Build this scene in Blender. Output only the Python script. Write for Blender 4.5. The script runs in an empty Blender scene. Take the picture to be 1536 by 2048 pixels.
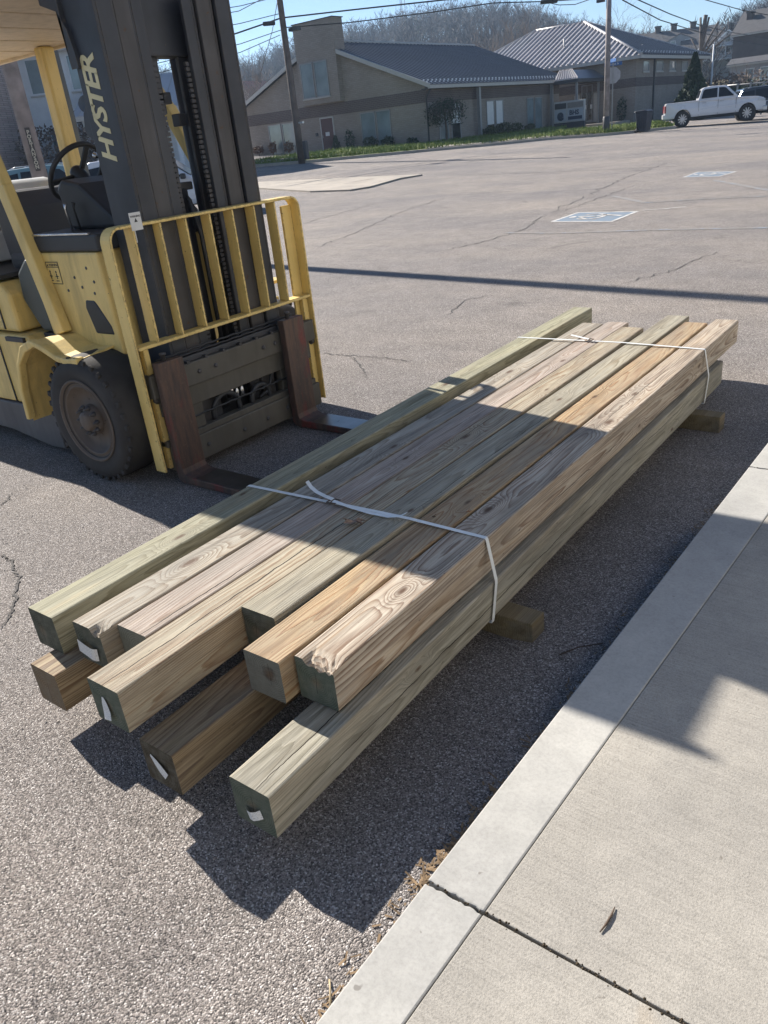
import bpy, bmesh, math, random
import numpy as np
from mathutils import Vector, Matrix, noise
rng = random.Random(7)
C = bpy.context.scene.collection
SC = bpy.context.scene
# ------------------------------------------------------------------ camera
CAMR = Vector((0.80241261, 0.58818248, -0.10087301))
CAMU = Vector((-0.18582238, 0.40688869, 0.89437779))
CAMF = Vector((-0.56710144, 0.69891556, -0.43579009))
CAM0 = Vector((0, 0, 1.585))
FPX = 1544.02
cd = bpy.data.cameras.new('camera'); cam = bpy.data.objects.new('camera', cd); C.objects.link(cam)
cam.matrix_world = Matrix(((CAMR.x, CAMU.x, -CAMF.x, 0), (CAMR.y, CAMU.y, -CAMF.y, 0), (CAMR.z, CAMU.z, -CAMF.z, CAM0.z), (0, 0, 0, 1)))
cd.sensor_fit = 'HORIZONTAL'; cd.sensor_width = 36; cd.lens = FPX / 1536 * 36
cd.clip_start = 0.05; cd.clip_end = 4000
SC.camera = cam
# ------------------------------------------------------------------ light
TOSUN = Vector((-1.55, 0.29, 1.0)).normalized()
SUN_EL = math.asin(TOSUN.z)
SUN_AZ = math.atan2(TOSUN.x, TOSUN.y)      # clockwise from +Y
w = bpy.data.worlds.new('World'); SC.world = w; w.use_nodes = True
nt = w.node_tree
sky = nt.nodes.new('ShaderNodeTexSky'); sky.sky_type = 'NISHITA'; sky.sun_disc = False
sky.sun_elevation = SUN_EL; sky.sun_rotation = SUN_AZ; sky.altitude = 600
sky.air_density = 0.85; sky.dust_density = 0.0; sky.ozone_density = 3.0
bg = nt.nodes['Background']; bg.inputs[1].default_value = 0.062
nt.links.new(sky.outputs[0], bg.inputs[0])
sd = bpy.data.lights.new('sun', 'SUN'); sun = bpy.data.objects.new('sun', sd); C.objects.link(sun)
sd.energy = 5.0; sd.angle = math.radians(0.53); sd.color = (1.0, 0.93, 0.84)
sun.rotation_euler = TOSUN.to_track_quat('Z', 'Y').to_euler(); sun.location = (-30, 8, 30)
SC.view_settings.view_transform = 'Standard'; SC.view_settings.look = 'None'
SC.view_settings.exposure = 1.16; SC.view_settings.gamma = 1; SC.view_settings.use_curve_mapping = False
SC.render.engine = 'CYCLES'
SC.cycles.max_bounces = 6; SC.cycles.diffuse_bounces = 3; SC.cycles.glossy_bounces = 3
SC.cycles.transparent_max_bounces = 6; SC.cycles.caustics_reflective = False; SC.cycles.caustics_refractive = False
# ------------------------------------------------------------------ geometry of the place
def sst(a, b, x):
    t = min(1.0, max(0.0, (x - a) / (b - a))); return t * t * (3 - 2 * t)
def gz(x, y):
    z = .035 * max(0.0, -x - 8) * sst(10, 36, y) if y < 300 else 0.0
    z = min(z, 3.0)
    z += .035 * sst(-1.15, -.80, x) * sst(4.5, 2.5, y) if y < 4.5 and x > -1.2 else 0
    return z
def ray(px, py):
    return CAMF + CAMR * ((px - 768) / FPX) - CAMU * ((py - 1024) / FPX)
def on_x(px, py, X):
    d = ray(px, py); return CAM0 + d * ((X - CAM0.x) / d.x)
def on_y(px, py, Y):
    d = ray(px, py); return CAM0 + d * ((Y - CAM0.y) / d.y)
def on_z(px, py, Z=0.0):
    d = ray(px, py); return CAM0 + d * ((Z - CAM0.z) / d.z)
def at_r(px, py, R):
    d = ray(px, py); return CAM0 + d * (R / math.hypot(d.x, d.y))
def on_g(px, py, dz=0.0):
    d = ray(px, py); d = d / math.hypot(d.x, d.y); t = 1.0; pt = t
    while t < 400:
        P = CAM0 + d * t
        if P.z < gz(P.x, P.y) + dz:
            lo, hi = pt, t
            for _ in range(30):
                m = (lo + hi) / 2; P = CAM0 + d * m
                if P.z < gz(P.x, P.y) + dz: hi = m
                else: lo = m
            return P
        pt = t; t *= 1.02
    return CAM0 + d * 400
# ------------------------------------------------------------------ object helpers
def empty(name, loc=(0, 0, 0), rz=0.0):
    o = bpy.data.objects.new(name, None); o.location = loc; o.rotation_euler = (0, 0, rz)
    o.empty_display_size = .2; C.objects.link(o); return o
def tag(o, label=None, cat=None, group=None, kind=None):
    if label: o['label'] = label
    if cat: o['category'] = cat
    if group: o['group'] = group
    if kind: o['kind'] = kind
    return o
def thing(name, label, cat, loc=(0, 0, 0), rz=0.0, group=None):
    return tag(empty(name, loc, rz), label, cat, group)
def root_of(o):
    while o.parent: o = o.parent
    return o
class MB:
    def __init__(s): s.v = []; s.f = []; s.m = []; s.sm = []
    def add(s, vs, fs, mi=0, smooth=False):
        n = len(s.v); s.v += [tuple(p) for p in vs]
        for f in fs: s.f.append(tuple(i + n for i in f)); s.m.append(mi); s.sm.append(smooth)
        return s
    def box(s, a, b, mi=0, M=None):
        x0, y0, z0 = (min(a[i], b[i]) for i in range(3)); x1, y1, z1 = (max(a[i], b[i]) for i in range(3))
        vs = [Vector(p) for p in ((x0, y0, z0), (x1, y0, z0), (x1, y1, z0), (x0, y1, z0), (x0, y0, z1), (x1, y0, z1), (x1, y1, z1), (x0, y1, z1))]
        if M is not None: vs = [M @ p for p in vs]
        return s.add(vs, [(0, 3, 2, 1), (4, 5, 6, 7), (0, 1, 5, 4), (1, 2, 6, 5), (2, 3, 7, 6), (3, 0, 4, 7)], mi)
    def bar(s, p, q, wx, wz, up=(0, 0, 1), mi=0):
        p = Vector(p); q = Vector(q); d = (q - p); L = d.length; d = d / L; up = Vector(up)
        x = d.cross(up)
        if x.length < 1e-4: x = d.cross(Vector((0, 1, 0)))
        x.normalize(); z = x.cross(d)
        M = Matrix(((x.x, d.x, z.x, p.x), (x.y, d.y, z.y, p.y), (x.z, d.z, z.z, p.z), (0, 0, 0, 1)))
        return s.box((-wx / 2, 0, -wz / 2), (wx / 2, L, wz / 2), mi, M)
    def tube(s, pts, r, n=8, mi=0, cap=True, smooth=True):
        pts = [Vector(p) for p in pts]; k = len(pts)
        rr = r if isinstance(r, (list, tuple)) else [r] * k
        vs = []; ref = None
        for i, p in enumerate(pts):
            d = (pts[min(i + 1, k - 1)] - pts[max(i - 1, 0)]).normalized()
            if ref is None:
                ref = Vector((0, 0, 1)) if abs(d.z) < .9 else Vector((1, 0, 0))
            x = d.cross(ref)
            if x.length < 1e-5: x = d.cross(Vector((0, 1, 0.1)))
            x.normalize(); y = x.cross(d); ref = y * -1 if False else ref
            for j in range(n):
                a = 2 * math.pi * j / n
                vs.append(p + (x * math.cos(a) + y * math.sin(a)) * rr[i])
        fs = []
        for i in range(k - 1):
            for j in range(n):
                fs.append((i * n + j, i * n + (j + 1) % n, (i + 1) * n + (j + 1) % n, (i + 1) * n + j))
        s.add(vs, fs, mi, smooth)
        if cap:
            b = len(s.v) - k * n
            s.f.append(tuple(b + j for j in range(n))[::-1]); s.m.append(mi); s.sm.append(False)
            s.f.append(tuple(b + (k - 1) * n + j for j in range(n))); s.m.append(mi); s.sm.append(False)
        return s
    def lathe(s, prof, c, axis, n=32, mi=0, smooth=True):
        """prof: (radius, along) pairs; axis: unit vector; c: origin"""
        c = Vector(c); a = Vector(axis).normalized()
        x = a.orthogonal().normalized(); y = a.cross(x); k = len(prof); vs = []
        for r, t in prof:
            for j in range(n):
                th = 2 * math.pi * j / n
                vs.append(c + a * t + (x * math.cos(th) + y * math.sin(th)) * r)
        fs = [(i * n + j, i * n + (j + 1) % n, (i + 1) * n + (j + 1) % n, (i + 1) * n + j) for i in range(k - 1) for j in range(n)]
        return s.add(vs, fs, mi, smooth)
    def prism(s, poly, axis, a, b, mi=0):
        """poly: 2D points in the two other axes (x,y,z order), extruded along axis from a to b"""
        def P(u, v, t):
            return {'x': (t, u, v), 'y': (u, t, v), 'z': (u, v, t)}[axis]
        n = len(poly)
        vs = [P(u, v, a) for u, v in poly] + [P(u, v, b) for u, v in poly]
        fs = [tuple(range(n))[::-1], tuple(range(n, 2 * n))] + [(i, (i + 1) % n, n + (i + 1) % n, n + i) for i in range(n)]
        return s.add(vs, fs, mi)
    def quad(s, *p, mi=0):
        return s.add(p, [tuple(range(len(p)))], mi)
    def build(s, name, mat, parent=None, bevel=0.0, world=True, seg=2, smooth=False, fix=True):
        off = Vector((0, 0, 0))
        if parent is not None and world: off = Vector(root_of(parent).location)
        me = bpy.data.meshes.new(name)
        me.from_pydata([Vector(p) - off for p in s.v], [], s.f)
        mats = mat if isinstance(mat, (list, tuple)) else [mat]
        for m in mats: me.materials.append(m)
        me.polygons.foreach_set('material_index', s.m)
        me.polygons.foreach_set('use_smooth', [True] * len(s.f) if smooth else s.sm)
        if fix:
            bm = bmesh.new(); bm.from_mesh(me); bmesh.ops.recalc_face_normals(bm, faces=bm.faces[:]); bm.to_mesh(me); bm.free()
        me.update()
        o = bpy.data.objects.new(name, me); C.objects.link(o)
        if parent is not None: o.parent = parent
        if bevel > 0:
            b = o.modifiers.new('bevel', 'BEVEL'); b.width = bevel; b.segments = seg; b.limit_method = 'ANGLE'; b.angle_limit = math.radians(40)
            b.use_clamp_overlap = True
        return o
def copy_tree(o, parent=None):
    c = o.copy(); C.objects.link(c)
    if parent is not None: c.parent = parent
    for ch in list(o.children): copy_tree(ch, c)
    return c
def text_obj(name, body, size, M, mat, parent, extrude=.001, shear=0.0, bold=0.0, ax='LEFT', spacing=1.0):
    cu = bpy.data.curves.new(name, 'FONT'); cu.body = body; cu.size = size; cu.extrude = extrude; cu.shear = shear; cu.offset = bold
    cu.align_x = ax; cu.space_character = spacing; cu.resolution_u = 3
    t = bpy.data.objects.new(name + '_tmp', cu); C.objects.link(t)
    dg = bpy.context.evaluated_depsgraph_get()
    me = bpy.data.meshes.new_from_object(t.evaluated_get(dg)); bpy.data.objects.remove(t); bpy.data.curves.remove(cu)
    off = Matrix.Translation(-Vector(root_of(parent).location)) if parent else Matrix()
    me.transform(off @ M); me.name = name
    me.materials.clear(); me.materials.append(mat)
    o = bpy.data.objects.new(name, me); C.objects.link(o)
    if parent: o.parent = parent
    return o
def basis(x, y, o):
    x = Vector(x).normalized(); y = Vector(y).normalized(); z = x.cross(y); o = Vector(o)
    return Matrix(((x.x, y.x, z.x, o.x), (x.y, y.y, z.y, o.y), (x.z, y.z, z.z, o.z), (0, 0, 0, 1)))
# ------------------------------------------------------------------ materials
class N:
    def __init__(s, name):
        s.m = bpy.data.materials.new(name); s.m.use_nodes = True; s.t = s.m.node_tree
        s.b = s.t.nodes['Principled BSDF']; s.tc = None
    def n(s, typ, ins=None, **kw):
        nd = s.t.nodes.new('ShaderNode' + typ)
        for k, v in kw.items(): setattr(nd, k, v)
        for k, v in (ins or {}).items(): s.set(nd.inputs[k], v)
        return nd
    def set(s, inp, v):
        if isinstance(v, bpy.types.NodeSocket): s.t.links.new(v, inp)
        elif isinstance(v, bpy.types.Node): s.t.links.new(v.outputs[0], inp)
        else:
            if isinstance(v, (tuple, list)) and len(v) == 3 and len(inp.default_value) == 4: v = (*v, 1)
            inp.default_value = v
    def obj(s):
        if not s.tc: s.tc = s.n('TexCoord')
        return s.tc.outputs['Object']
    def pos(s):
        return s.n('NewGeometry').outputs['Position']
    def scale(s, vec, sc, loc=(0, 0, 0)):
        return s.n('Mapping', {'Vector': vec, 'Scale': sc, 'Location': loc}).outputs[0]
    def noise(s, vec, sc, det=3, rough=.55, out=0, dist=0.0):
        return s.n('TexNoise', {'Vector': vec, 'Scale': sc, 'Detail': det, 'Roughness': rough, 'Distortion': dist}).outputs[out]
    def math(s, op, a, b=0.0, c=0.0, clamp=False):
        nd = s.n('Math', operation=op, use_clamp=clamp); s.set(nd.inputs[0], a); s.set(nd.inputs[1], b); s.set(nd.inputs[2], c); return nd.outputs[0]
    def ramp(s, fac, pts, interp='LINEAR'):
        nd = s.n('ValToRGB', {'Fac': fac}); cr = nd.color_ramp; cr.interpolation = interp
        while len(cr.elements) < len(pts): cr.elements.new(.5)
        for e, (p, c) in zip(cr.elements, pts):
            e.position = p; e.color = (*c, 1) if isinstance(c, (tuple, list)) else (c, c, c, 1)
        return nd.outputs[0]
    def mix(s, f, a, b, mode='MIX'):
        nd = s.n('Mix', data_type='RGBA', blend_type=mode); s.set(nd.inputs[0], f); s.set(nd.inputs[6], a); s.set(nd.inputs[7], b); return nd.outputs[2]
    def bump(s, h, strength=.5, dist=.01, normal=None):
        nd = s.n('Bump', {'Height': h, 'Strength': strength, 'Distance': dist})
        if normal is not None: s.set(nd.inputs['Normal'], normal)
        return nd.outputs[0]
    def done(s, color=None, rough=None, metal=None, normal=None, spec=None, coat=None):
        if color is not None: s.set(s.b.inputs['Base Color'], color)
        if rough is not None: s.set(s.b.inputs['Roughness'], rough)
        if metal is not None: s.set(s.b.inputs['Metallic'], metal)
        if normal is not None: s.set(s.b.inputs['Normal'], normal)
        if spec is not None: s.set(s.b.inputs['Specular IOR Level'], spec)
        if coat is not None: s.set(s.b.inputs['Coat Weight'], coat); s.b.inputs['Coat Roughness'].default_value = .08
        return s.m
_mc = {}
def simple(name, col, rough=.6, metal=0.0, var=.15, sc=8.0, bump=0.0, spec=None, coat=None):
    if name in _mc: return _mc[name]
    k = N(name); n1 = k.noise(k.pos(), sc, 4)
    f = k.ramp(n1, [(.3, 1 - var), (.7, 1 + var * .5)])
    c = k.mix(1.0, col, f, 'MULTIPLY')
    r = k.math('ADD', k.math('MULTIPLY', n1, .12), rough - .06, clamp=True)
    nm = k.bump(k.noise(k.pos(), sc * 14, 3), .3, bump) if bump else None
    _mc[name] = k.done(c, r, metal, nm, spec, coat); return _mc[name]
def painted(name, col, rust=(.10, .045, .02), amount=.5, rough=.45, dirt=.35, sc=9.0, coat=None, edge=0.0):
    """worn enamel: faded patches, grime, chips and rust"""
    if name in _mc: return _mc[name]
    k = N(name); p = k.pos()
    n1 = k.noise(p, 2.6, 5, .6); n2 = k.noise(p, sc * 3.2, 6, .68); n3 = k.noise(k.scale(p, (7, 7, 1.2)), 2.2, 5, .6)
    base = k.mix(k.ramp(n1, [(.35, 0.0), (.7, 1.0)]), col, tuple(min(1, c * 1.12 + .03) for c in col))
    base = k.mix(k.math('MULTIPLY', k.ramp(n3, [(.45, 0.0), (.75, 1.0)]), dirt), base, tuple(c * .35 + .03 for c in col))
    ch = k.ramp(n2, [(.74 - amount * .12, 0.0), (.76 - amount * .12, 1.0)])
    if edge:
        bv = k.n('Bevel', {'Radius': edge}); bv.samples = 4
        dp = k.n('VectorMath', operation='DOT_PRODUCT'); k.set(dp.inputs[0], bv.outputs[0]); k.set(dp.inputs[1], k.n('NewGeometry').outputs['Normal'])
        em = k.math('SUBTRACT', 1.0, dp.outputs['Value']); em = k.math('MULTIPLY', k.ramp(em, [(.02, 0.0), (.12, 1.0)]), k.ramp(k.noise(p, 34, 5, .7), [(.44, 0.0), (.54, 1.0)]))
        ch = k.math('MAXIMUM', ch, em)
    base = k.mix(ch, base, rust)
    r = k.math('ADD', k.math('MULTIPLY', ch, .4), k.math('ADD', k.math('MULTIPLY', n3, .25), rough - .1), clamp=True)
    h = k.math('SUBTRACT', k.math('MULTIPLY', n1, .2), ch)
    _mc[name] = k.done(base, r, 0.0, k.bump(h, .25, .002), None, coat); return _mc[name]
def glass(name, col, rough=.06):
    if name in _mc: return _mc[name]
    k = N(name); n1 = k.noise(k.pos(), .9, 3)
    c = k.mix(k.ramp(n1, [(.35, 0.0), (.65, 1.0)]), col, tuple(x * 1.5 + .01 for x in col))
    _mc[name] = k.done(c, rough, 0.0, k.bump(k.noise(k.pos(), 1.3, 2), .06, .03), .9); return _mc[name]
# ------------------------------------------------------------------ ground materials
def asphalt_mat():
    k = N('asphalt'); p = k.pos()
    v1 = k.n('TexVoronoi', {'Vector': p, 'Scale': 255.0, 'Randomness': 1.0}); v2 = k.n('TexVoronoi', {'Vector': p, 'Scale': 500.0})
    cell = k.n('SeparateColor', {'Color': v1.outputs['Color']}).outputs[0]
    cell2 = k.n('SeparateColor', {'Color': v2.outputs['Color']}).outputs[1]
    base = k.ramp(cell, [(0.0, (.085, .080, .078)), (.25, (.182, .167, .154)), (.6, (.286, .262, .241)), (.86, (.39, .358, .328)), (.93, (.52, .50, .47)), (1.0, (.66, .64, .61))])
    fine = k.ramp(cell2, [(0.0, .62), (.6, 1.0), (1.0, 1.28)])
    c = k.mix(1.0, base, fine, 'MULTIPLY')
    big = k.noise(p, .55, 5, .6); mid = k.noise(p, 3.1, 5, .65); stain = k.noise(p, 1.25, 3, .5, 0, .6)
    c = k.mix(1.0, c, k.ramp(big, [(.28, (.80, .80, .83)), (.72, (1.14, 1.10, 1.06))]), 'MULTIPLY')
    c = k.mix(1.0, c, k.ramp(k.noise(k.scale(p, (.5, 1.6, 1)), .16, 4, .55), [(.36, (.86, .87, .90)), (.64, (1.08, 1.06, 1.03))]), 'MULTIPLY')
    c = k.mix(1.0, c, k.ramp(mid, [(.25, .82), (.7, 1.10)]), 'MULTIPLY')
    c = k.mix(k.math('MULTIPLY', k.ramp(stain, [(.66, 0.0), (.74, 1.0)]), .45), c, (.09, .082, .078))
    pit = k.ramp(k.noise(p, 75, 2, .5), [(.25, 1.0), (.30, 0.0)])
    c = k.mix(k.math('MULTIPLY', pit, .7), c, (.05, .045, .042))
    h = k.math('ADD', k.math('MULTIPLY', v1.outputs['Distance'], -1.0), k.math('MULTIPLY', k.noise(p, 130, 4, .7), .9))
    h = k.math('SUBTRACT', h, k.math('MULTIPLY', pit, .8))
    return k.done(c, .86, 0, k.bump(h, 1.0, .0042), .25)
def concrete_mat(name, col, brushed):
    k = N(name); p = k.pos()
    n1 = k.noise(p, 1.6, 5, .6); n2 = k.noise(p, 14, 5, .65); n3 = k.noise(p, 240 if brushed else 120, 3, .7)
    c = k.mix(1.0, col, k.ramp(n1, [(.3, (.80, .80, .80)), (.7, (1.10, 1.09, 1.06))]), 'MULTIPLY')
    c = k.mix(1.0, c, k.ramp(n2, [(.3, .90), (.7, 1.05)]), 'MULTIPLY')
    c = k.mix(1.0, c, k.ramp(n3, [(.30, .72 if brushed else .88), (.52, 1.0), (.8, 1.10)]), 'MULTIPLY')
    spots = k.ramp(k.noise(p, 26, 2, .5), [(.235, 1.0), (.262, 0.0)])
    c = k.mix(k.math('MULTIPLY', spots, .6), c, (.13, .115, .10))
    rust = k.ramp(k.noise(p, 3.3, 3, .55, 0, .5), [(.70, 0.0), (.78, 1.0)])
    c = k.mix(k.math('MULTIPLY', rust, .22), c, (.36, .26, .15))
    if brushed:
        st = k.noise(k.scale(p, (2.5, 120, 1)), 2.0, 3, .6)
        c = k.mix(1.0, c, k.ramp(st, [(.3, .88), (.7, 1.07)]), 'MULTIPLY')
        h = k.math('ADD', k.math('MULTIPLY', st, .5), n3)
    else:
        h = k.math('ADD', k.math('MULTIPLY', n3, .35), k.math('MULTIPLY', n2, .5))
    return k.done(c, .85, 0, k.bump(h, .45 if brushed else .22, .004), .3)
def soil_mat(name, a, b, sc=3.0):
    k = N(name); p = k.pos(); n1 = k.noise(p, sc, 6, .65)
    return k.done(k.mix(k.ramp(n1, [(.35, 0.0), (.65, 1.0)]), a, b), .95, 0, k.bump(k.noise(p, sc * 9, 4), .5, .05), .1)
M_ASPH = asphalt_mat()
M_KERB = concrete_mat('kerb_concrete', (.41, .405, .385), False)
M_WALK = concrete_mat('walk_concrete', (.375, .355, .32), True)
M_FARWALK = concrete_mat('far_concrete', (.40, .36, .31), False)
M_JOINT = soil_mat('joint_dirt', (.05, .04, .03), (.12, .095, .065), 40)
M_SOIL = soil_mat('soil', (.10, .075, .05), (.17, .13, .085), 4)
M_TERR = soil_mat('dull_grass', (.055, .07, .025), (.11, .10, .05), 1.2)
M_HILL = soil_mat('leaf_litter', (.085, .062, .048), (.13, .10, .075), .08)
# ------------------------------------------------------------------ ground sheets
def sheet(name, xs, ys, zf, mat, inside=None):
    mb = MB(); nx, ny = len(xs), len(ys)
    vs = [(x, y, zf(x, y)) for y in ys for x in xs]; fs = []
    for j in range(ny - 1):
        for i in range(nx - 1):
            if inside and not inside((xs[i] + xs[i + 1]) / 2, (ys[j] + ys[j + 1]) / 2): continue
            fs.append((j * nx + i, j * nx + i + 1, (j + 1) * nx + i + 1, (j + 1) * nx + i))
    mb.add(vs, fs, 0, True)
    o = mb.build(name, mat, fix=False); o['kind'] = 'structure'; return o
xs = list(np.arange(-110, -10, 2.5)) + list(np.arange(-10, -1.4, .6)) + list(np.arange(-1.4, -.3, .07)) + [0, .5, 2, 5, 10, 20, 40, 70]
ys = [-40, -20, -10, -5] + list(np.arange(-2, 6, .5)) + list(np.arange(6, 46, 1.25)) + list(np.arange(46, 130, 4))
sheet('ground', xs, ys, gz, M_ASPH)
big = [-1800, -900, -500, -300, -200, -150] + list(range(-120, 81, 10)) + [120, 200, 400, 900, 1800]
sheet('terrain', big, [y for y in big], lambda x, y: gz(x, y) - .35, M_TERR)
# ------------------------------------------------------------------ near kerb and pavement: one slab per cast piece
ZK = .12
def xk(y): return -.747 + .0229 * y - .006
def xj(y): return -.628 + .0425 * y
walk = MB().box((-.5, -6, -.06), (6, 14, ZK - .03)).build('pavement', M_JOINT); walk['kind'] = 'structure'
MB().prism([(xk(-6) + .02, -6), (6, -6), (6, 14), (xk(14) + .02, 14)], 'z', -.10, ZK - .03)
JY = [-6.0, -1.6, .905, 3.405, 5.9, 8.4, 10.9, 14.0]
jr = random.Random(3)
for a, b in zip(JY[:-1], JY[1:]):
    g = .004
    for nm, fa, fb, mt in (('kerb_slab', xk, xj, M_KERB), ('paving_slab', lambda y: xj(y) + .0012, lambda y: 2.6, M_WALK)):
        pts = []
        n = 14
        lo = [(fa(a + g), a + g), (fb(a + g) - .0004, a + g)]; hi = [(fb(b - g) - .0004, b - g), (fa(b - g), b - g)]
        def edge(p, q):
            r = []
            for i in range(n):
                t = i / n; x = p[0] + (q[0] - p[0]) * t; y = p[1] + (q[1] - p[1]) * t
                r.append((x, y + (jr.uniform(-.0022, .0022) if 0 < i else 0)))
            return r
        poly = edge(lo[0], lo[1]) + [lo[1]] + edge(hi[0], hi[1]) + [hi[1]]
        o = MB().prism(poly, 'z', -.10 if nm == 'kerb_slab' else .0, ZK + (0 if nm == 'kerb_slab' else -.0015)).build(nm, mt, walk, bevel=.004 if nm == 'kerb_slab' else .0022)
# joint dirt with moss crumbs, and the debris line along the kerb
mb = MB()
for yj in (.905, 3.405):
    for i in range(260):
        x = jr.uniform(xk(yj), 1.2); y = yj + jr.gauss(0, .0045); r = jr.uniform(.0015, .0042)
        mb.lathe([(0, -r * .6), (r, 0), (0, r * .7)], (x, y, ZK - .002), (0, 0, 1), 5)
tag(mb.build('joint_dirt', M_JOINT, fix=False), 'dark dirt and moss crumbs packed in the pavement joints', 'dirt', kind='stuff')
mb = MB()
for i in range(900):
    y = jr.uniform(.3, 3.2) if jr.random() > .35 else jr.gauss(1.02, .09)
    x = xk(y) - abs(jr.gauss(0, .028)) - .008; z = gz(x, y) + .003
    a = jr.uniform(0, 6.28); L = jr.uniform(.006, .03); wd = jr.uniform(.0012, .003)
    d = Vector((math.cos(a), math.sin(a), jr.uniform(-.1, .35))) * L; s_ = Vector((-math.sin(a), math.cos(a), 0)) * wd
    p = Vector((x, y, z)); mb.quad(p - s_, p + s_, p + d + s_, p + d - s_)
tag(mb.build('leaf_debris', simple('straw', (.22, .15, .085), .9, var=.5, sc=60), fix=False), 'dry straw and leaf bits gathered along the kerb foot', 'debris', kind='stuff')
# loose grit standing proud of the asphalt near the camera
mb = MB()
for i in range(1500):
    y = .2 + 2.6 * jr.random() ** 1.4; x = jr.uniform(-4.2, -.85); r = jr.uniform(.0016, .0048)
    z = gz(x, y); a = jr.uniform(0, 6.28)
    k = [(math.cos(a + t) * r * jr.uniform(.7, 1.3), math.sin(a + t) * r * jr.uniform(.7, 1.3)) for t in (0, 1.6, 3.1, 4.7)]
    vs = [(x + u, y + v, z) for u, v in k] + [(x + k[0][0] * .2, y + k[0][1] * .2, z + r * .9)]
    mb.add(vs, [(0, 1, 4), (1, 2, 4), (2, 3, 4), (3, 0, 4)])
tag(mb.build('grit', simple('grit', (.34, .31, .285), .9, var=.5, sc=150), fix=False), 'loose pale grit scattered over the asphalt', 'grit', kind='stuff')
# asphalt cracks: thin dark jagged ribbons a few millimetres above the sheet
def ribbon(pts, wd, name, mat, jag=.02, dz=.004, sub=14, seed=1, taper=True):
    r = random.Random(seed); P = []
    for (a, b) in zip(pts[:-1], pts[1:]):
        a = Vector(a); b = Vector(b)
        for i in range(sub):
            t = i / sub; q = a.lerp(b, t); P.append(Vector((q.x + r.gauss(0, jag), q.y + r.gauss(0, jag), 0)))
    P.append(Vector((pts[-1][0], pts[-1][1], 0)))
    vs = []; fs = []
    for i, p in enumerate(P):
        d = (P[min(i + 1, len(P) - 1)] - P[max(i - 1, 0)]); n = Vector((-d.y, d.x, 0)).normalized()
        wv = wd * r.uniform(.35, 1.2) * (min(1, i / 4, (len(P) - 1 - i) / 4) if taper else 1)
        for s in (-1, 1):
            q = p + n * s * wv / 2; vs.append((q.x, q.y, gz(q.x, q.y) + dz))
        if i: fs.append((2 * i - 2, 2 * i - 1, 2 * i + 1, 2 * i))
    o = MB().add(vs, fs).build(name, mat, fix=False); o['kind'] = 'structure'; return o
M_CRACK = simple('crack_dark', (.085, .080, .076), .95, var=.4, sc=30)
def G(*px): return [tuple(on_g(x, y))[:2] for x, y in px]
for i, (pts, wd, jag) in enumerate([
    (G((0, 1110), (20, 1122), (38, 1165), (25, 1220), (0, 1262)), .011, .008), (G((0, 1012), (14, 1000), (25, 985)), .008, .006),
    (G((640, 705), (700, 712), (760, 716), (830, 724)), .012, .014), (G((700, 712), (720, 728), (735, 760)), .008, .012),
    (G((620, 500), (700, 470), (800, 425), (900, 392)), .030, .03), (G((880, 502), (960, 486), (1040, 462), (1095, 428)), .030, .03), (G((1095, 428), (1180, 388), (1260, 352), (1345, 322)), .045, .05),
    (G((1110, 428), (1200, 395), (1280, 368)), .03, .04), (G((900, 352), (1100, 345), (1340, 333), (1536, 321)), .05, .05), (G((900, 392), (1000, 384), (1100, 377)), .03, .05),
    (G((530, 470), (640, 438), (760, 404)), .03, .03), (G((1240, 570), (1330, 545), (1440, 500)), .015, .02), (G((880, 640), (930, 600), (1000, 590)), .012, .02)]):
    ribbon(pts, wd, 'asphalt_crack', M_CRACK, jag, seed=20 + i)
# ------------------------------------------------------------------ worn parking paint
def paint_mat(name, col, wear):
    k = N(name); p = k.pos(); n1 = k.noise(p, 5.5, 6, .72); n2 = k.noise(p, 90, 3, .7)
    f = k.ramp(k.math('ADD', k.math('MULTIPLY', n1, .7), k.math('MULTIPLY', n2, .3)), [(wear - .06, 0.0), (wear + .06, 1.0)])
    c = k.mix(f, (.24, .222, .205), col)
    return k.done(c, .85, 0, k.bump(n2, .4, .004), .25)
M_PB = paint_mat('faded_blue_paint', (.21, .265, .33), .56); M_PSB = paint_mat('sign_blue_paint', (.17, .225, .285), .44); M_PW = paint_mat('worn_white_paint', (.56, .55, .53), .45)
def strip(pts, wd, name, mat, label, cat, group, dz=.005):
    vs = []; fs = []
    P = []
    for a, b in zip(pts[:-1], pts[1:]):
        for i in range(8): P.append(Vector((a[0], a[1], 0)).lerp(Vector((b[0], b[1], 0)), i / 8))
    P.append(Vector((pts[-1][0], pts[-1][1], 0)))
    for i, p in enumerate(P):
        d = P[min(i + 1, len(P) - 1)] - P[max(i - 1, 0)]; n = Vector((-d.y, d.x, 0)).normalized()
        for s in (-1, 1):
            q = p + n * s * wd / 2; vs.append((q.x, q.y, gz(q.x, q.y) + dz))
        if i: fs.append((2 * i - 2, 2 * i - 1, 2 * i + 1, 2 * i))
    return tag(MB().add(vs, fs).build(name, mat, fix=False), label, cat, group)
for pts, wd, lab in [
    (G((1010, 466), (1110, 467), (1320, 460), (1536, 456)), .10, 'longest faded blue parking line, nearest the timber pile'),
    (G((1225, 392), (1290, 406)), .12, 'short slanted blue paint stroke behind the nearer wheelchair symbol'),
    (G((1290, 406), (1400, 399), (1536, 393)), .08, 'faint blue parking line leading right from the short slanted stroke'),
    (G((1430, 361), (1536, 381)), .12, 'slanted blue paint stroke below the farther wheelchair symbol')]:
    strip(pts, wd, 'parking_line', M_PB, lab, 'parking line', 'faded lines of the parking bays')
strip(G((1285, 421), (1330, 418), (1372, 414)), .06, 'parking_line', M_PW, 'thin whitish line running right from the nearer wheelchair symbol', 'parking line', 'faded lines of the parking bays')
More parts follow.
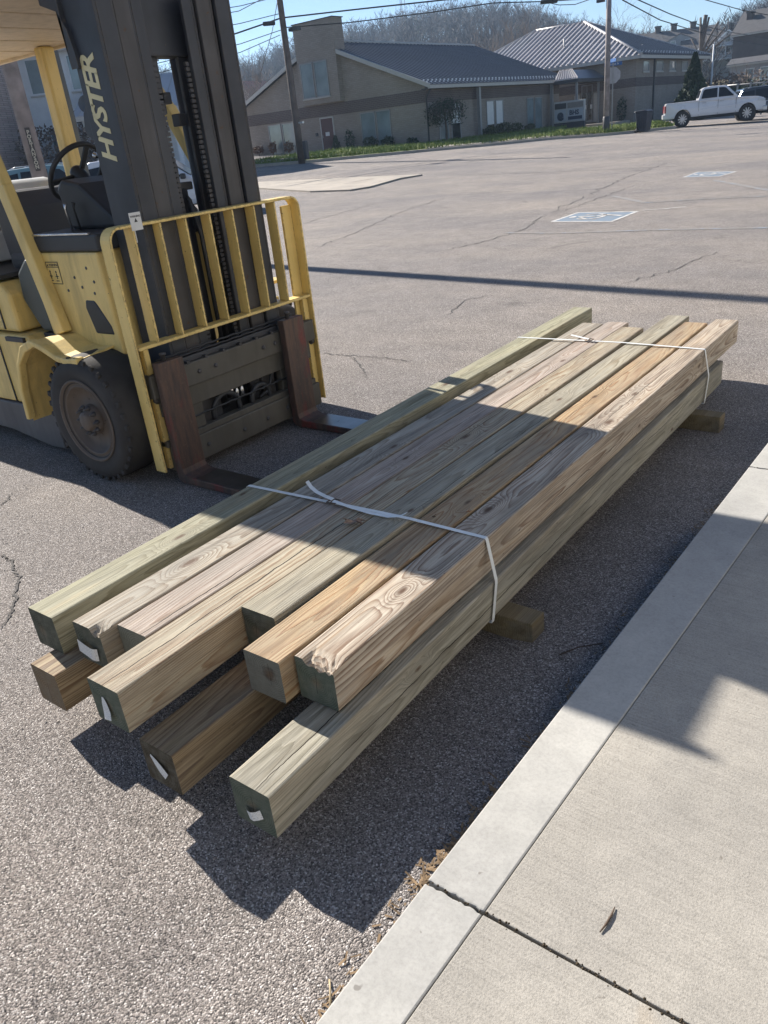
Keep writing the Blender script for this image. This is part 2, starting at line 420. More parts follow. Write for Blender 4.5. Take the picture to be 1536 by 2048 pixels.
def wheelchair(q, label):
    """q: four ground corners near-left, far-left, far-right, near-right"""
    q = [Vector((a, b, 0)) for a, b in q]
    def P(u, v, dz): # u right 0..1, v far 0..1
        p = q[0].lerp(q[3], u).lerp(q[1].lerp(q[2], u), v); return (p.x, p.y, gz(p.x, p.y) + dz)
    base = MB(); base.quad(P(.05, .06, .004), P(.95, .06, .004), P(.95, .94, .004), P(.05, .94, .004))
    root = base.build('wheelchair_symbol', M_PSB, fix=False); tag(root, label, 'parking symbol', 'wheelchair symbols of the parking bays')
    for a in ((0, 0, 1, .055), (0, .945, 1, 1), (0, .058, .05, .942), (.95, .058, 1, .942)):
        MB().quad(P(a[0], a[1], .0045), P(a[2], a[1], .0045), P(a[2], a[3], .0045), P(a[0], a[3], .0045)).build('border', M_PW, root, world=False, fix=False)
    s = MB()
    def stroke(pts, wd):
        for (a, b), (c, d) in zip(pts[:-1], pts[1:]):
            n = Vector((-(d - b), c - a)).normalized() * wd / 2
            s.quad(P(a - n.x, b - n.y, .0085), P(a + n.x, b + n.y, .0085), P(c + n.x, d + n.y, .0085), P(c - n.x, d - n.y, .0085))
    # the figure faces left as seen from here, head towards the left end
    cc = [(.45 + .19 * math.cos(t), .50 + .27 * math.sin(t)) for t in np.linspace(-2.3, 2.5, 18)]
    stroke(cc, .06); stroke([(.24, .5), (.52, .52), (.60, .70), (.90, .56)], .07); stroke([(.33, .50), (.36, .28), (.46, .30)], .06)
    s.lathe([(0, 0), (1, 0)], (0, 0, 0), (0, 0, 1), 3) if False else None
    hd = [P(.17 + .05 * math.cos(t), .45 + .09 * math.sin(t), .0085) for t in np.linspace(0, 6.28, 12, endpoint=False)]
    s.add(hd, [tuple(range(12))]); s.build('figure', M_PW, root, world=False, fix=False)
wheelchair(G((1100, 444), (1155, 425), (1278, 423), (1225, 444)), 'nearer white on blue wheelchair symbol painted on asphalt')
wheelchair(G((1365, 355), (1395, 344), (1475, 343), (1440, 353)), 'farther, smaller wheelchair symbol painted near the street')
# ------------------------------------------------------------------ timbers
def wood(name, tint, pith, ring=.0075, seed=0, knots=(), checks=(), late=(.30, .20, .12), warp=.016, contrast=.75, grey=.35, streak=(.46, .33, .19), streak_amt=.25):
    """boxed-heart pine: rings round a pith line, warped along the length; knots push the rings aside"""
    k = N(name); P = k.obj()
    sx = k.n('SeparateXYZ', {'Vector': P}); X, Y, Z = sx.outputs
    so = (seed * 3.1, seed * 1.7, seed * 2.3)
    wv = k.n('TexNoise', {'Vector': k.scale(P, (2.5, .36, 2.5), so), 'Scale': 1.6, 'Detail': 2.5})
    wc = k.n('SeparateColor', {'Color': wv.outputs['Color']})
    wx = k.math('MULTIPLY', k.math('SUBTRACT', wc.outputs[0], .5), warp * 7)
    wz = k.math('MULTIPLY', k.math('SUBTRACT', wc.outputs[1], .5), warp * 7)
    dx = k.math('ADD', k.math('SUBTRACT', X, pith[0]), wx); dz = k.math('ADD', k.math('SUBTRACT', Z, pith[1]), wz)
    R = k.math('SQRT', k.math('ADD', k.math('MULTIPLY', dx, dx), k.math('MULTIPLY', dz, dz)))
    R = k.math('ADD', R, k.math('MULTIPLY', k.math('SUBTRACT', k.noise(k.scale(P, (14, 1.1, 14), so), 3, 4), .5), .007))
    dark = None
    for (kx, ky, face, size) in knots:
        a = k.math('SUBTRACT', X if face in 'tb' else Z, kx); b = k.math('MULTIPLY', k.math('SUBTRACT', Y, ky), .40)
        dd = k.math('SQRT', k.math('ADD', k.math('MULTIPLY', a, a), k.math('MULTIPLY', b, b)))
        side = k.math('GREATER_THAN', Z if face == 't' else X, .045) if face in 'tr' else k.math('LESS_THAN', Z, -.045)
        e = k.math('MULTIPLY', k.math('POWER', 2.718, k.math('MULTIPLY', k.math('MULTIPLY', dd, dd), -1 / (size * 2.0) ** 2)), side)
        R = k.math('ADD', R, k.math('MULTIPLY', e, .055))
        kn = k.math('MULTIPLY', k.ramp(k.math('ADD', dd, k.math('MULTIPLY', k.noise(P, 70, 3), size * .5)), [(size * .55, 1.0), (size * 1.15, 0.0)]), side)
        dark = kn if dark is None else k.math('MAXIMUM', dark, kn)
    fr = k.math('FRACT', k.math('DIVIDE', R, ring))
    lw = k.ramp(fr, [(0.0, 0.0), (.35, .10), (.70, .55), (.86, 1.0), (.95, .9), (1.0, 0.0)])
    lowf = k.noise(k.scale(P, (6, .7, 6), so), 2, 3)
    amt = k.math('MULTIPLY', lw, k.math('MULTIPLY_ADD', lowf, 1.0, contrast - .45), clamp=True)
    fib = k.noise(k.scale(P, (230, 5, 230), so), 1, 4, .7); patch = k.noise(k.scale(P, (8, 1.1, 8), so), 1.2, 5, .6)
    c = k.mix(amt, tint, late)
    c = k.mix(k.math('MULTIPLY', k.ramp(k.noise(k.scale(P, (22, .8, 22), so), 1, 4, .6), [(.5, 0.0), (.72, 1.0)]), streak_amt), c, streak)
    c = k.mix(k.math('MULTIPLY', k.ramp(patch, [(.36, 1.0), (.60, 0.0)]), grey), c, (.235, .225, .20))
    c = k.mix(1.0, c, k.ramp(fib, [(.25, .62), (.55, 1.0), (.8, 1.14)]), 'MULTIPLY')
    wth = k.ramp(k.noise(k.scale(P, (30, 1.6, 30), so), 1.3, 6, .72), [(.46, 0.0), (.66, 1.0)]); c = k.mix(k.math('MULTIPLY', wth, .55), c, tuple(v * .42 for v in late))
    blot = k.ramp(k.noise(k.scale(P, (5, 1.3, 5), (so[1], so[2], so[0])), 1.6, 5, .6), [(.52, 0.0), (.70, 1.0)]); c = k.mix(k.math('MULTIPLY', blot, .34), c, (.15, .148, .13))
    spk = k.ramp(k.noise(k.scale(P, (60, 22, 60), so), 1, 2), [(.24, 1.0), (.27, 0.0)])
    c = k.mix(k.math('MULTIPLY', spk, .5), c, (.06, .045, .03))
    h = k.math('ADD', k.math('MULTIPLY', lw, .55), k.math('MULTIPLY', fib, .8))
    if dark is not None:
        c = k.mix(k.math('MULTIPLY', dark, .86), c, (.085, .045, .026)); h = k.math('SUBTRACT', h, k.math('MULTIPLY', dark, .6))
    for (ax, x0, y0, y1, wd) in checks:
        A = X if ax == 'x' else Z
        wob = k.math('MULTIPLY', k.math('SUBTRACT', k.noise(k.scale(P, (0, 3.2, 0), (x0 * 90, 0, 0)), 1.5, 4, .6), .5), .030)
        a = k.math('ABSOLUTE', k.math('SUBTRACT', k.math('SUBTRACT', A, x0), wob))
        t = k.math('DIVIDE', k.math('SUBTRACT', Y, y0), y1 - y0)
        tp = k.math('MULTIPLY', k.math('MULTIPLY', t, k.math('SUBTRACT', 1.0, t)), 4.0, clamp=True)
        wn = k.math('MULTIPLY', k.math('MULTIPLY', tp, wd), k.math('MULTIPLY_ADD', k.noise(k.scale(P, (0, 9, 0), (x0 * 50, 2, 0)), 1.0, 2), 1.2, .35))
        ck = k.math('LESS_THAN', a, wn)
        # a check opens from the face towards the heart, on the upper/right sides only
        ck = k.math('MULTIPLY', ck, k.math('GREATER_THAN', Z if ax == 'x' else X, .01))
        c = k.mix(ck, c, (.022, .015, .01)); h = k.math('SUBTRACT', h, k.math('MULTIPLY', ck, 2.5))
    return k.done(c, .78, 0, k.bump(h, .45, .0025), .28), (X, Y, Z, k, lw, fib)
def end_mat(name, green, pith, ring=.0075, seed=0, amt=.7):
    k = N(name); P = k.obj(); X, Y, Z = k.n('SeparateXYZ', {'Vector': P}).outputs
    n0 = k.noise(P, 9, 4); kd = k.math('SQRT', k.math('ADD', k.math('POWER', k.math('SUBTRACT', X, .022), 2.0), k.math('POWER', k.math('SUBTRACT', Z, .015), 2.0)))
    dx = k.math('SUBTRACT', X, pith[0]); dz = k.math('SUBTRACT', Z, pith[1])
    R = k.math('ADD', k.math('SQRT', k.math('ADD', k.math('MULTIPLY', dx, dx), k.math('MULTIPLY', dz, dz))), k.math('MULTIPLY', n0, .008))
    fr = k.math('FRACT', k.math('DIVIDE', R, ring)); lw = k.ramp(fr, [(0, .0), (.5, .25), (.82, 1.0), (1, 0)])
    c = k.mix(k.math('MULTIPLY', lw, .75), tuple(v * 1.25 for v in green), tuple(v * .45 for v in green)); saw = k.noise(k.scale(P, (30, 1, 420)), 1, 3, .6); c = k.mix(1.0, c, k.ramp(saw, [(.3, .78), (.7, 1.15)]), 'MULTIPLY')
    if name == 'end_knot': c = k.mix(k.ramp(k.math('ADD', kd, k.math('MULTIPLY', k.noise(P, 45, 4), .03)), [(.030, .85), (.044, 0.0)]), c, (.035, .026, .022))
    heart = k.ramp(R, [(.008, 1.0), (.03, 0.0)])
    c = k.mix(k.math('MULTIPLY', heart, .45), c, (.20, .13, .075))
    c = k.mix(k.ramp(k.noise(P, 22, 5, .7), [(.42, 0.0), (.75, .55)]), c, (.21, .205, .17))
    ck = k.math('MULTIPLY', k.math('LESS_THAN', k.math('ABSOLUTE', k.math('ADD', dx, k.math('MULTIPLY', k.math('SUBTRACT', n0, .5), .02))), .0006), k.math('LESS_THAN', R, .040))
    c = k.mix(ck, c, (.02, .016, .012))
    return k.done(c, .85, 0, k.bump(k.math('ADD', lw, k.noise(P, 160, 3)), .35, .002), .2)
S2 = .0678
def timber(label, F, Bk, z0, mats, chip=None, dzf=0.0, dzb=0.0, seed=0):
    """F/Bk: (x left, y) of front and far end; sound square sawn post with eased edges, slightly crooked"""
    r = random.Random(seed); a = Vector((F[0] + .07, F[1], z0 + .07 + dzf)); b = Vector((Bk[0] + .07, Bk[1], z0 + .07 + dzb))
    L = (b - a).length; yaw = math.atan2(-(b.x - a.x), b.y - a.y); pit = math.asin((b.z - a.z) / L)
    e = .0055; prof = []
    for cx, cz, t0 in ((S2 - e, S2 - e, 0), (-S2 + e, S2 - e, 90), (-S2 + e, -S2 + e, 180), (S2 - e, -S2 + e, 270)):
        for t in (0, 45, 90): prof.append((cx + e * math.cos(math.radians(t0 + t)), cz + e * math.sin(math.radians(t0 + t))))
    # extra points on the top face for chips
    top = [(S2 - e - (2 * (S2 - e)) * i / 11, S2) for i in range(1, 11)]
    prof = prof[:3] + top + prof[3:]
    st = [0, .004, .010, .018, .028, .042, .06] if chip else [0]
    st = st + [L * i / 22 for i in range(1, 22)] + [L]
    n = len(prof); vs = []; am = r.uniform(.0012, .003)
    for y in st:
        cxk = am * math.sin(y / L * math.pi * r.choice((1,))) ; czk = 0.0
        for i, (x, z) in enumerate(prof):
            zz = z
            if chip and y < .06 and z > S2 - .004 and chip[0] < x < chip[1]:
                fall = (1 - y / .06) ** 1.5; edge = min(1, (x - chip[0]) / .012, (chip[1] - x) / .012)
                zz -= chip[2] * fall * max(0, edge) * (.65 + .7 * r.random())
            vs.append((x + cxk, y, zz + czk))
    fs = []
    for j in range(len(st) - 1):
        for i in range(n): fs.append((j * n + i, j * n + (i + 1) % n, (j + 1) * n + (i + 1) % n, (j + 1) * n + i))
    mb = MB().add(vs, fs, 0, False); k = len(st) - 1
    mb.add(vs[:n], [tuple(range(n))], 1); mb.add(vs[k * n:], [tuple(range(n))], 1)
    o = mb.build('timber', mats, fix=True)
    o.location = a; o.rotation_euler = (pit, 0, yaw)
    return tag(o, label, 'timber', 'square treated timbers of the strapped pile')
DZ = .09; Z0 = DZ; Z1 = DZ + .14
W = {}
W['T1'] = wood('timber_green', (.40, .385, .27), (.01, .03), .0062, 1, [(.02, .55, 't', .016), (-.03, .92, 't', .012), (.0, 2.4, 't', .018)], [('x', .0, 1.0, 2.1, .0010)], late=(.19, .17, .09), contrast=.6, grey=.3)[0]
W['T2'] = wood('timber_greytan', (.43, .395, .325), (-.02, -.01), .0068, 2, [(-.01, .42, 't', .024), (.03, 1.55, 't', .016), (-.01, 2.7, 't', .020)], [('x', .025, .5, 1.3, .0010)], late=(.22, .165, .115), contrast=.72, grey=.5)[0]
W['T3'] = wood('timber_pink', (.47, .405, .345), (.02, .02), .006, 3, [(.01, 1.4, 't', .013), (.03, 2.9, 't', .016)], [('x', .045, -.1, .55, .0026), ('x', .01, 1.2, 2.6, .0010)], late=(.25, .165, .12), contrast=.66, grey=.4)[0]
W['T4'] = wood('timber_tan', (.45, .40, .295), (.0, -.03), .0056, 4, [(-.02, 1.9, 't', .02), (.03, 2.6, 't', .012)], [('x', .004, -.3, 1.55, .0026), ('x', -.03, 1.5, 2.9, .0014)], late=(.235, .14, .075), contrast=.75, grey=.28)[0]
W['T5'] = wood('timber_olive', (.42, .385, .295), (.01, .01), .0068, 5, [(.03, .75, 't', .012), (.0, 2.05, 't', .015)], [('x', .045, .3, 2.2, .0012)], late=(.21, .17, .105), contrast=.62, grey=.45)[0]
W['T6'] = wood('timber_orange', (.48, .365, .22), (.0, -.05), .0052, 6, [(.02, 1.05, 't', .012), (-.02, 2.3, 't', .016)], [('x', -.02, 1.6, 3.4, .0012)], late=(.31, .165, .075), contrast=.8, grey=.30, streak_amt=.5)[0]
W['T7'] = wood('timber_pale', (.56, .485, .385), (.0, .0), .0072, 7, [(.005, .40, 't', .017), (-.03, .98, 't', .020), (.02, 1.95, 't', .022), (-.01, 2.35, 't', .018), (.0, 3.1, 'r', .016), (-.03, 2.2, 'r', .010)], [('x', .0, 1.7, 3.3, .0016), ('z', -.02, .9, 2.2, .0012)], late=(.22, .135, .085), warp=.015, contrast=.78, grey=.3, streak_amt=.55)[0]
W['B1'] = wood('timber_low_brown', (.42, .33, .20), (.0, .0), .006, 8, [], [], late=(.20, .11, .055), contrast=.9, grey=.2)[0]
W['B2'] = wood('timber_low_dark', (.28, .215, .125), (.0, -.03), .006, 9, [], [('x', .03, .2, 1.4, .0012)], late=(.13, .08, .045), contrast=.85, grey=.3)[0]  # darker base colour than the other lower timbers
W['B4'] = wood('timber_low_grey', (.40, .375, .30), (-.01, -.02), .006, 10, [(.02, .62, 'r', .010), (-.04, 2.9, 'r', .012)], [('x', .022, -.25, 1.25, .0020), ('z', -.012, -.3, 2.4, .0020), ('z', .03, 1.4, 3.4, .0014)], late=(.20, .18, .125), contrast=.62, grey=.55)[0]
GE = (.10, .125, .085)
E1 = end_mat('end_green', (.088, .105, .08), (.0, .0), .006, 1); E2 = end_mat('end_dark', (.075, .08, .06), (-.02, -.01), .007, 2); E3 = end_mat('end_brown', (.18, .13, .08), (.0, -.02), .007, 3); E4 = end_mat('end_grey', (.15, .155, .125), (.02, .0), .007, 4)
TB = {}
TB['T1'] = timber('greenish timber at the far left edge of the pile, next to the forks', (-2.232, .920), (-2.258, 5.115), Z1, [W['T1'], E2], dzb=.018, seed=1)
TB['T2'] = timber('grey-tan timber with a torn front corner, white tag on its end', (-2.023, .943), (-2.036, 4.757), Z1, [W['T2'], E2], dzb=.004, chip=(.02, .075, .022), seed=2)
TB['T3'] = timber('pinkish timber with a split, recessed between the grey-tan and tan ones', (-1.877, 1.000), (-1.881, 4.790), Z1, [W['T3'], E4], dzb=.010, seed=3)
TB['T4'] = timber('tan timber jutting farthest forward in the top row', (-1.733, .797), (-1.7385, 4.657), Z1, [W['T4'], E1], dzb=.016, seed=4)
TB['T5'] = timber('olive-tan top timber set back most at its front end', (-1.589, 1.237), (-1.587, 5.05), Z1, [W['T5'], E2], dzf=.012, dzb=.004, seed=5)
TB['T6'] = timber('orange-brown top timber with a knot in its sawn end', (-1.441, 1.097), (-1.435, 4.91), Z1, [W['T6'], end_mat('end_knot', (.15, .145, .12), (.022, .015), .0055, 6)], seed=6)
TB['T7'] = timber('pale timber with bold swirling grain and chipped front edge, nearest the pavement', (-1.294, 1.144), (-1.284, 5.015), Z1, [W['T7'], E1], chip=(-.04, .075, .020), seed=7)
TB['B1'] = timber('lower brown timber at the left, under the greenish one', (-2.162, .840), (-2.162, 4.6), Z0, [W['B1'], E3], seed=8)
TB['B2'] = timber('dark lower timber in the middle, white tag on its end', (-1.568, .801), (-1.568, 4.55), Z0, [W['B2'], end_mat('end_low_dark', (.055, .045, .03), (-.03, .0), .007, 5)], seed=9)
TB['B3'] = timber('lower timber hidden deep under the tan and pinkish ones', (-1.86, 1.45), (-1.86, 4.7), Z0, [W['B1'], E3], seed=11)
TB['B4'] = timber('grey lower timber with long splits, nearest the pavement and the camera', (-1.254, .831), (-1.256, 4.62), Z0, [W['B4'], E1], seed=10)
# dunnage
M_DUN = wood('dunnage_wood', (.20, .16, .085), (0, 0), .008, 12, [], [], late=(.10, .07, .035), contrast=.7, grey=.2)[0]
for y0, lab, x1 in ((1.945, 'nearer brown support block sticking out under the pile', -.985), (4.085, 'farther brown support block under the far end of the pile', -.97)):
    o = MB().box((-2.3, -.0445, -.0445), (x1 - 0, .0445, .0445)).build('support_block', [M_DUN], bevel=.004)
    o.location = (0, y0, .0448); o.rotation_euler = (0, 0, -.02); tag(o, lab, 'wood block', 'support blocks under the timber pile')
# ------------------------------------------------------------------ straps
M_STRAP = simple('strap_plastic', (.74, .76, .74), .42, var=.10, sc=20)
def strap_mesh(path, wd, mat, name, parent=None, thick=.0009):
    """path: list of (point, width direction)"""
    vs = []; fs = []
    for i, (p, d) in enumerate(path):
        p = Vector(p); d = Vector(d).normalized() * wd / 2
        t = (Vector(path[min(i + 1, len(path) - 1)][0]) - Vector(path[max(i - 1, 0)][0])).normalized(); n = t.cross(d).normalized() * thick / 2
        vs += [p - d - n, p + d - n, p + d + n, p - d + n]
        if i:
            b = 4 * i
            fs += [(b - 4 + j, b - 4 + (j + 1) % 4, b + (j + 1) % 4, b + j) for j in range(4)]
    fs += [(0, 1, 2, 3), (4 * len(path) - 1, 4 * len(path) - 2, 4 * len(path) - 3, 4 * len(path) - 4)]
    return MB().add(vs, fs).build(name, mat, parent)
ZT = Z1 + .1405
def strap(y0, y1, yb, label, tails):
    Yd = Vector((0, 1, 0)); pts = []
    raw = []
    for key in ('T1', 'T2', 'T3', 'T4', 'T5', 'T6', 'T7'):
        o_ = TB[key]; Ry = o_.rotation_euler; mw = Matrix.Translation(o_.location) @ Ry.to_matrix().to_4x4()
        for s_ in (-1, 1):
            q = mw @ Vector((s_ * .067, (y0 - o_.location.y), S2)); raw.append((q.x, q.z + .0014))
    hull = []
    for p_ in sorted(raw):
        while len(hull) >= 2 and (hull[-1][0] - hull[-2][0]) * (p_[1] - hull[-2][1]) - (hull[-1][1] - hull[-2][1]) * (p_[0] - hull[-2][0]) >= 0: hull.pop()
        hull.append(p_)
    def ztop(x):
        for (xa, za), (xb_, zb_) in zip(hull[:-1], hull[1:]):
            if x <= xb_: return za + (zb_ - za) * max(0, (x - xa)) / (xb_ - xa)
        return hull[-1][1]
    xL, xR = hull[0][0], hull[-1][0]; dzt = ztop(-1.795) - (ZT + .0016)
    for x, z in hull: pts.append(((x, y0 + (y1 - y0) * (x - xL) / (xR - xL), z), Yd))
    pts += [((xR + .0050, y1 - .002, hull[-1][1] - .0045), Yd), ((-1.1095, y1 - .024, Z1 + .004), Yd), ((-1.1080, y1 - .027, Z1 - .01), Yd), ((-1.1072, yb, Z0 + .012), Yd), ((-1.110, yb, Z0 - .0045), Yd), ((-1.18, yb, Z0 - .004), Yd)]
    root = thing('plastic_strap', label, 'strap', (-1.7, y0, ZT), 0, 'white straps round the pile'); ZB = ZT + dzt
    strap_mesh(pts, .0165, M_STRAP, 'band', root)
    lp = [((xL, y0, hull[0][1]), Yd), ((xL - .0045, y0, hull[0][1] - .0045), Yd), ((xL - .0055, y0, Z1 + .0), Yd), ((-2.18, y0, Z0 - .0), Yd)]
    strap_mesh(lp, .0165, M_STRAP, 'band', root)
    cxx = -1.795
    yc = y0 + (y1 - y0) * ((cxx + 2.245) / 1.093)
    bk = MB(); bk.tube([(cxx - .02, yc - .016, ZB + .006), (cxx + .02, yc - .016, ZB + .008), (cxx + .022, yc + .016, ZB + .010), (cxx - .018, yc + .016, ZB + .007), (cxx - .02, yc - .016, ZB + .006)], .0026, 6)
    bk.tube([(cxx, yc - .018, ZB + .009), (cxx, yc + .018, ZB + .011)], .0026, 6)
    bk.build('buckle', simple('buckle_steel', (.16, .12, .09), .5, .6), root)
    for tl in tails: strap_mesh([(Vector(p) + Vector((0, 0, max(dzt, ztop(p[0]) - ZT))), Vector((d[0], d[1], d[2]))) for p, d in tl], .0165, M_STRAP, 'strap_tail', root)
def tail(pts, d=(0, 1, .1)): return [(p, d) for p in pts]
strap(1.908, 1.937, 1.88, 'nearer white plastic strap with curling loose tails and buckle',
      [tail([(-1.80, 1.925, ZT + .011), (-1.85, 1.935, ZT + .012), (-1.90, 1.948, ZT + .014), (-1.94, 1.962, ZT + .022), (-1.968, 1.974, ZT + .036)], (.15, 1, .1)),
       tail([(-1.79, 1.915, ZT + .011), (-1.70, 1.905, ZT + .007), (-1.60, 1.898, ZT + .005), (-1.52, 1.898, ZT + .008), (-1.475, 1.905, ZT + .017), (-1.455, 1.915, ZT + .028)], (-.1, 1, .0))])
strap(4.28, 4.328, 4.26, 'farther white plastic strap near the back end of the pile',
      [tail([(-1.80, 4.30, ZT + .010), (-1.86, 4.325, ZT + .011), (-1.93, 4.345, ZT + .016)])])
# end tags
k = N('tag_print'); P = k.obj(); X, Y, Z = k.n('SeparateXYZ', {'Vector': P}).outputs
bars = k.ramp(k.math('FRACT', k.math('MULTIPLY', k.math('ADD', Z, k.math('MULTIPLY', X, .25)), 190)), [(.40, 0.0), (.46, 1.0)], 'CONSTANT'); txt = k.ramp(k.noise(k.scale(P, (420, 1, 420)), 1, 2), [(.42, 1.0), (.46, 0.0)])
M_TAG = k.done(k.mix(k.math('MULTIPLY', k.math('MULTIPLY', bars, txt), .62), (.66, .67, .66), (.06, .06, .06)), .6)
def end_tag(key, cx, cz, pts, wd, lab):
    """curled paper tag stapled to the sawn end; pts in timber-local (along u, out v) metres"""
    t = TB[key]; ang, seq = pts
    u = Vector((math.cos(ang), 0, math.sin(ang))); p = Vector((-math.sin(ang), 0, math.cos(ang)))
    vs = []; fs = []
    for i, (a, out) in enumerate(seq):
        for s in (-1, 1):
            q = Vector((cx, 0, cz)) + u * a + p * s * wd / 2 * (1.0, 1.0, 1.0, .96, 1.0, .9)[min(i, 5)] * (.25 + .75 * min(1, i / 1.5) if key in ('T4', 'B2') else 1); vs.append((q.x, -.0015 - out, q.z))
        if i: fs.append((2 * i - 2, 2 * i - 1, 2 * i + 1, 2 * i))
    o = MB().add(vs, fs).build('end_tag', M_TAG, t, world=False, fix=False); o['label'] = lab
    # flat tag space for the print: object coordinates follow the length
    return o
end_tag('T2', .035, -.02, (math.radians(172), [(0, .004), (.008, .010), (.02, .013), (.05, .012), (.088, .010)]), .046, 'crumpled white paper tag curling off the sawn end')
end_tag('T4', -.012, .025, (math.radians(-78), [(0, .001), (.02, .003), (.045, .006), (.066, .012)]), .034, 'white paper tag hanging from the green end')
end_tag('B2', -.03, .03, (math.radians(-38), [(0, .001), (.025, .003), (.05, .005), (.074, .006)]), .032, 'white paper tag stuck slanting on the dark end')
end_tag('B4', -.022, -.02, (math.radians(15), [(0, .003), (.016, .012), (.032, .015), (.046, .009), (.054, .001)]), .026, 'curled cream paper tag on the green end')
# dry leaves and twigs
def leaf(x, y, z, s, a, col, label, nm='dry_leaf'):
    r = random.Random(int(x * 1000)); vs = [(0, 0, .012 * s / .05)]; n = 14
    for i in range(n):
        t = 2 * math.pi * i / n; rr = s * (.55 + .45 * (i % 2)) * r.uniform(.75, 1.2)
        vs.append((rr * math.cos(t), rr * math.sin(t) * .7, r.uniform(.0, .5) * s))
    fs = [(0, 1 + i, 1 + (i + 1) % n) for i in range(n)]
    mb = MB().add(vs, fs); mb.tube([(-s * .9, 0, .004), (0, 0, .008), (s * .4, .006, .012)], .0012, 5)
    o = mb.build(nm, simple('leaf_%.2f' % col[0], col, .8, var=.4, sc=60)); o.location = (x, y, z); o.rotation_euler = (0, 0, a)
    return tag(o, label, 'leaf', 'dry leaves lying on the pile')
leaf(-1.615, 1.820, ZT + .005, .046, .4, (.27, .19, .14), 'curled brown dry leaf below the nearer strap')
leaf(-1.30, 2.075, ZT + .001, .014, 1.2, (.30, .16, .08), 'tiny orange leaf scrap on the pale timber')
leaf(-1.388, 1.985, ZT + .001, .010, .2, (.12, .08, .05), 'tiny dark leaf scrap on the orange-brown timber')
def twig(pts, r, label, col=(.09, .06, .04), nm='twig'):
    return tag(MB().tube(pts, r, 6).build(nm, simple('twig_%.2f' % col[0], col, .8, var=.3, sc=80)), label, 'twig')
twig([(-.372, .988, ZK + .0018), (-.368, 1.01, ZK + .0024), (-.3665, 1.035, ZK + .0022), (-.368, 1.056, ZK + .0016)], [.0012, .0026, .0024, .001], 'thin dark seed pod lying on the pavement slab')
twig([(-.87, 1.88, gz(-.87, 1.88) + .004), (-.83, 1.93, gz(-.83, 1.93) + .012), (-.77, 1.99, gz(-.77, 1.99) + .01)], .0022, 'dark thin twig on shaded asphalt beside the kerb')
twig([(-.815, .655, gz(-.815, .655) + .003), (-.80, .64, gz(-.8, .64) + .006), (-.775, .61, gz(-.775, .61) + .004)], .0022, 'pale straw stalk at the kerb foot near the camera', (.42, .33, .20), 'straw_stalk')
# ------------------------------------------------------------------ forklift
YEL = painted('lift_yellow', (.68, .50, .17), (.085, .055, .035), .5, .45, .5, 15)
YELB = painted('rack_yellow', (.72, .53, .18), (.085, .05, .03), .62, .5, .35, 11, edge=.011)
MAST = painted('mast_black', (.020, .024, .033), (.10, .085, .07), .35, .5, .55, edge=.012)
MASTW = painted('mast_worn_steel', (.050, .047, .048), (.10, .065, .045), .9, .55, .7)
kf = N('fork_rusty'); pf_ = kf.pos(); na = kf.noise(kf.scale(pf_, (3, 3, 1.1)), 2.4, 5, .65); nb_ = kf.noise(kf.scale(pf_, (9, 9, 1.5)), 3, 5, .7)
cf = kf.mix(kf.ramp(nb_, [(.38, 0.0), (.62, 1.0)]), (.055, .040, .036), (.115, .068, .048)); cf = kf.mix(kf.math('MULTIPLY', kf.ramp(na, [(.52, 0.0), (.66, 1.0)]), .8), cf, (.20, .028, .026)); cf = kf.mix(kf.ramp(kf.noise(pf_, 60, 4, .7), [(.60, 0.0), (.70, .6)]), cf, (.16, .11, .08))
FORKM = kf.done(cf, .62, 0, kf.bump(nb_, .2, .004))
FORKB = simple('fork_blade_steel', (.17, .165, .16), .30, .85, .35, 9)
CARR = painted('carriage_grey', (.075, .068, .053), (.05, .045, .03), .3, .6, .5)
BLK = simple('lift_black', (.030, .032, .036), .55, 0, .3, 9)
RUB = simple('tyre_rubber', (.040, .038, .037), .85, 0, .4, 6, .002)
RUBD = simple('tyre_dusty', (.085, .078, .070), .95, 0, .5, 12, .003)
RIM = painted('rim_brown', (.095, .072, .055), (.055, .035, .025), .8, .65, .6)
CHR = simple('bright_metal', (.55, .56, .56), .25, .9, .2)
VINYL = simple('seat_vinyl', (.055, .058, .066), .5, 0, .2, 5)
GREYP = simple('tank_paint', (.50, .51, .50), .45, 0, .2, 5)
ROOFT = painted('guard_tan', (.60, .49, .35), (.2, .13, .07), .3, .55, .3, 5)
DECAL = simple('decal_white', (.62, .63, .62), .5, 0, .1); INK = simple('decal_ink', (.03, .03, .035), .6)
LET = simple('decal_yellow', (.62, .56, .33), .5, 0, .12)
fl = thing('forklift', 'worn yellow forklift with tall black mast, yellow load rack and forks under the timbers', 'forklift', (-4.2, 2.98, 0))
CY = 2.98
# --- forks
for y0, wd in ((2.36, .165), (3.295, .175)):
    mb = MB(); xb = -3.275
    mb.prism([(xb, .665), (xb - .045, .665), (xb - .05, .03), (xb - .03, .008), (xb + .0, .004), (-2.3, .006), (-2.06, .012), (-2.05, .020), (-2.3, .036), (xb + .05, .046), (xb + .012, .058), (xb + .002, .085)], 'y', y0, y0 + wd)
    f = mb.build('fork', FORKM, fl, bevel=.006)
    MB().prism([(xb + .10, .0465), (-2.3, .0385), (-2.3, .0365), (xb + .10, .0445)], 'y', y0 + .006, y0 + wd - .006).build('worn_face', FORKB, f)
    MB().box((xb - .075, y0 + .02, .60), (xb - .045, y0 + wd - .02, .66)).build('fork_hook', CARR, f, bevel=.004)
    MB().lathe([(0, 0), (.012, 0), (.012, .03), (.018, .03), (.018, .04), (0, .042)], (xb - .03, y0 + wd * .4, .665), (0, 0, 1), 10).build('locking_pin', MASTW, f)
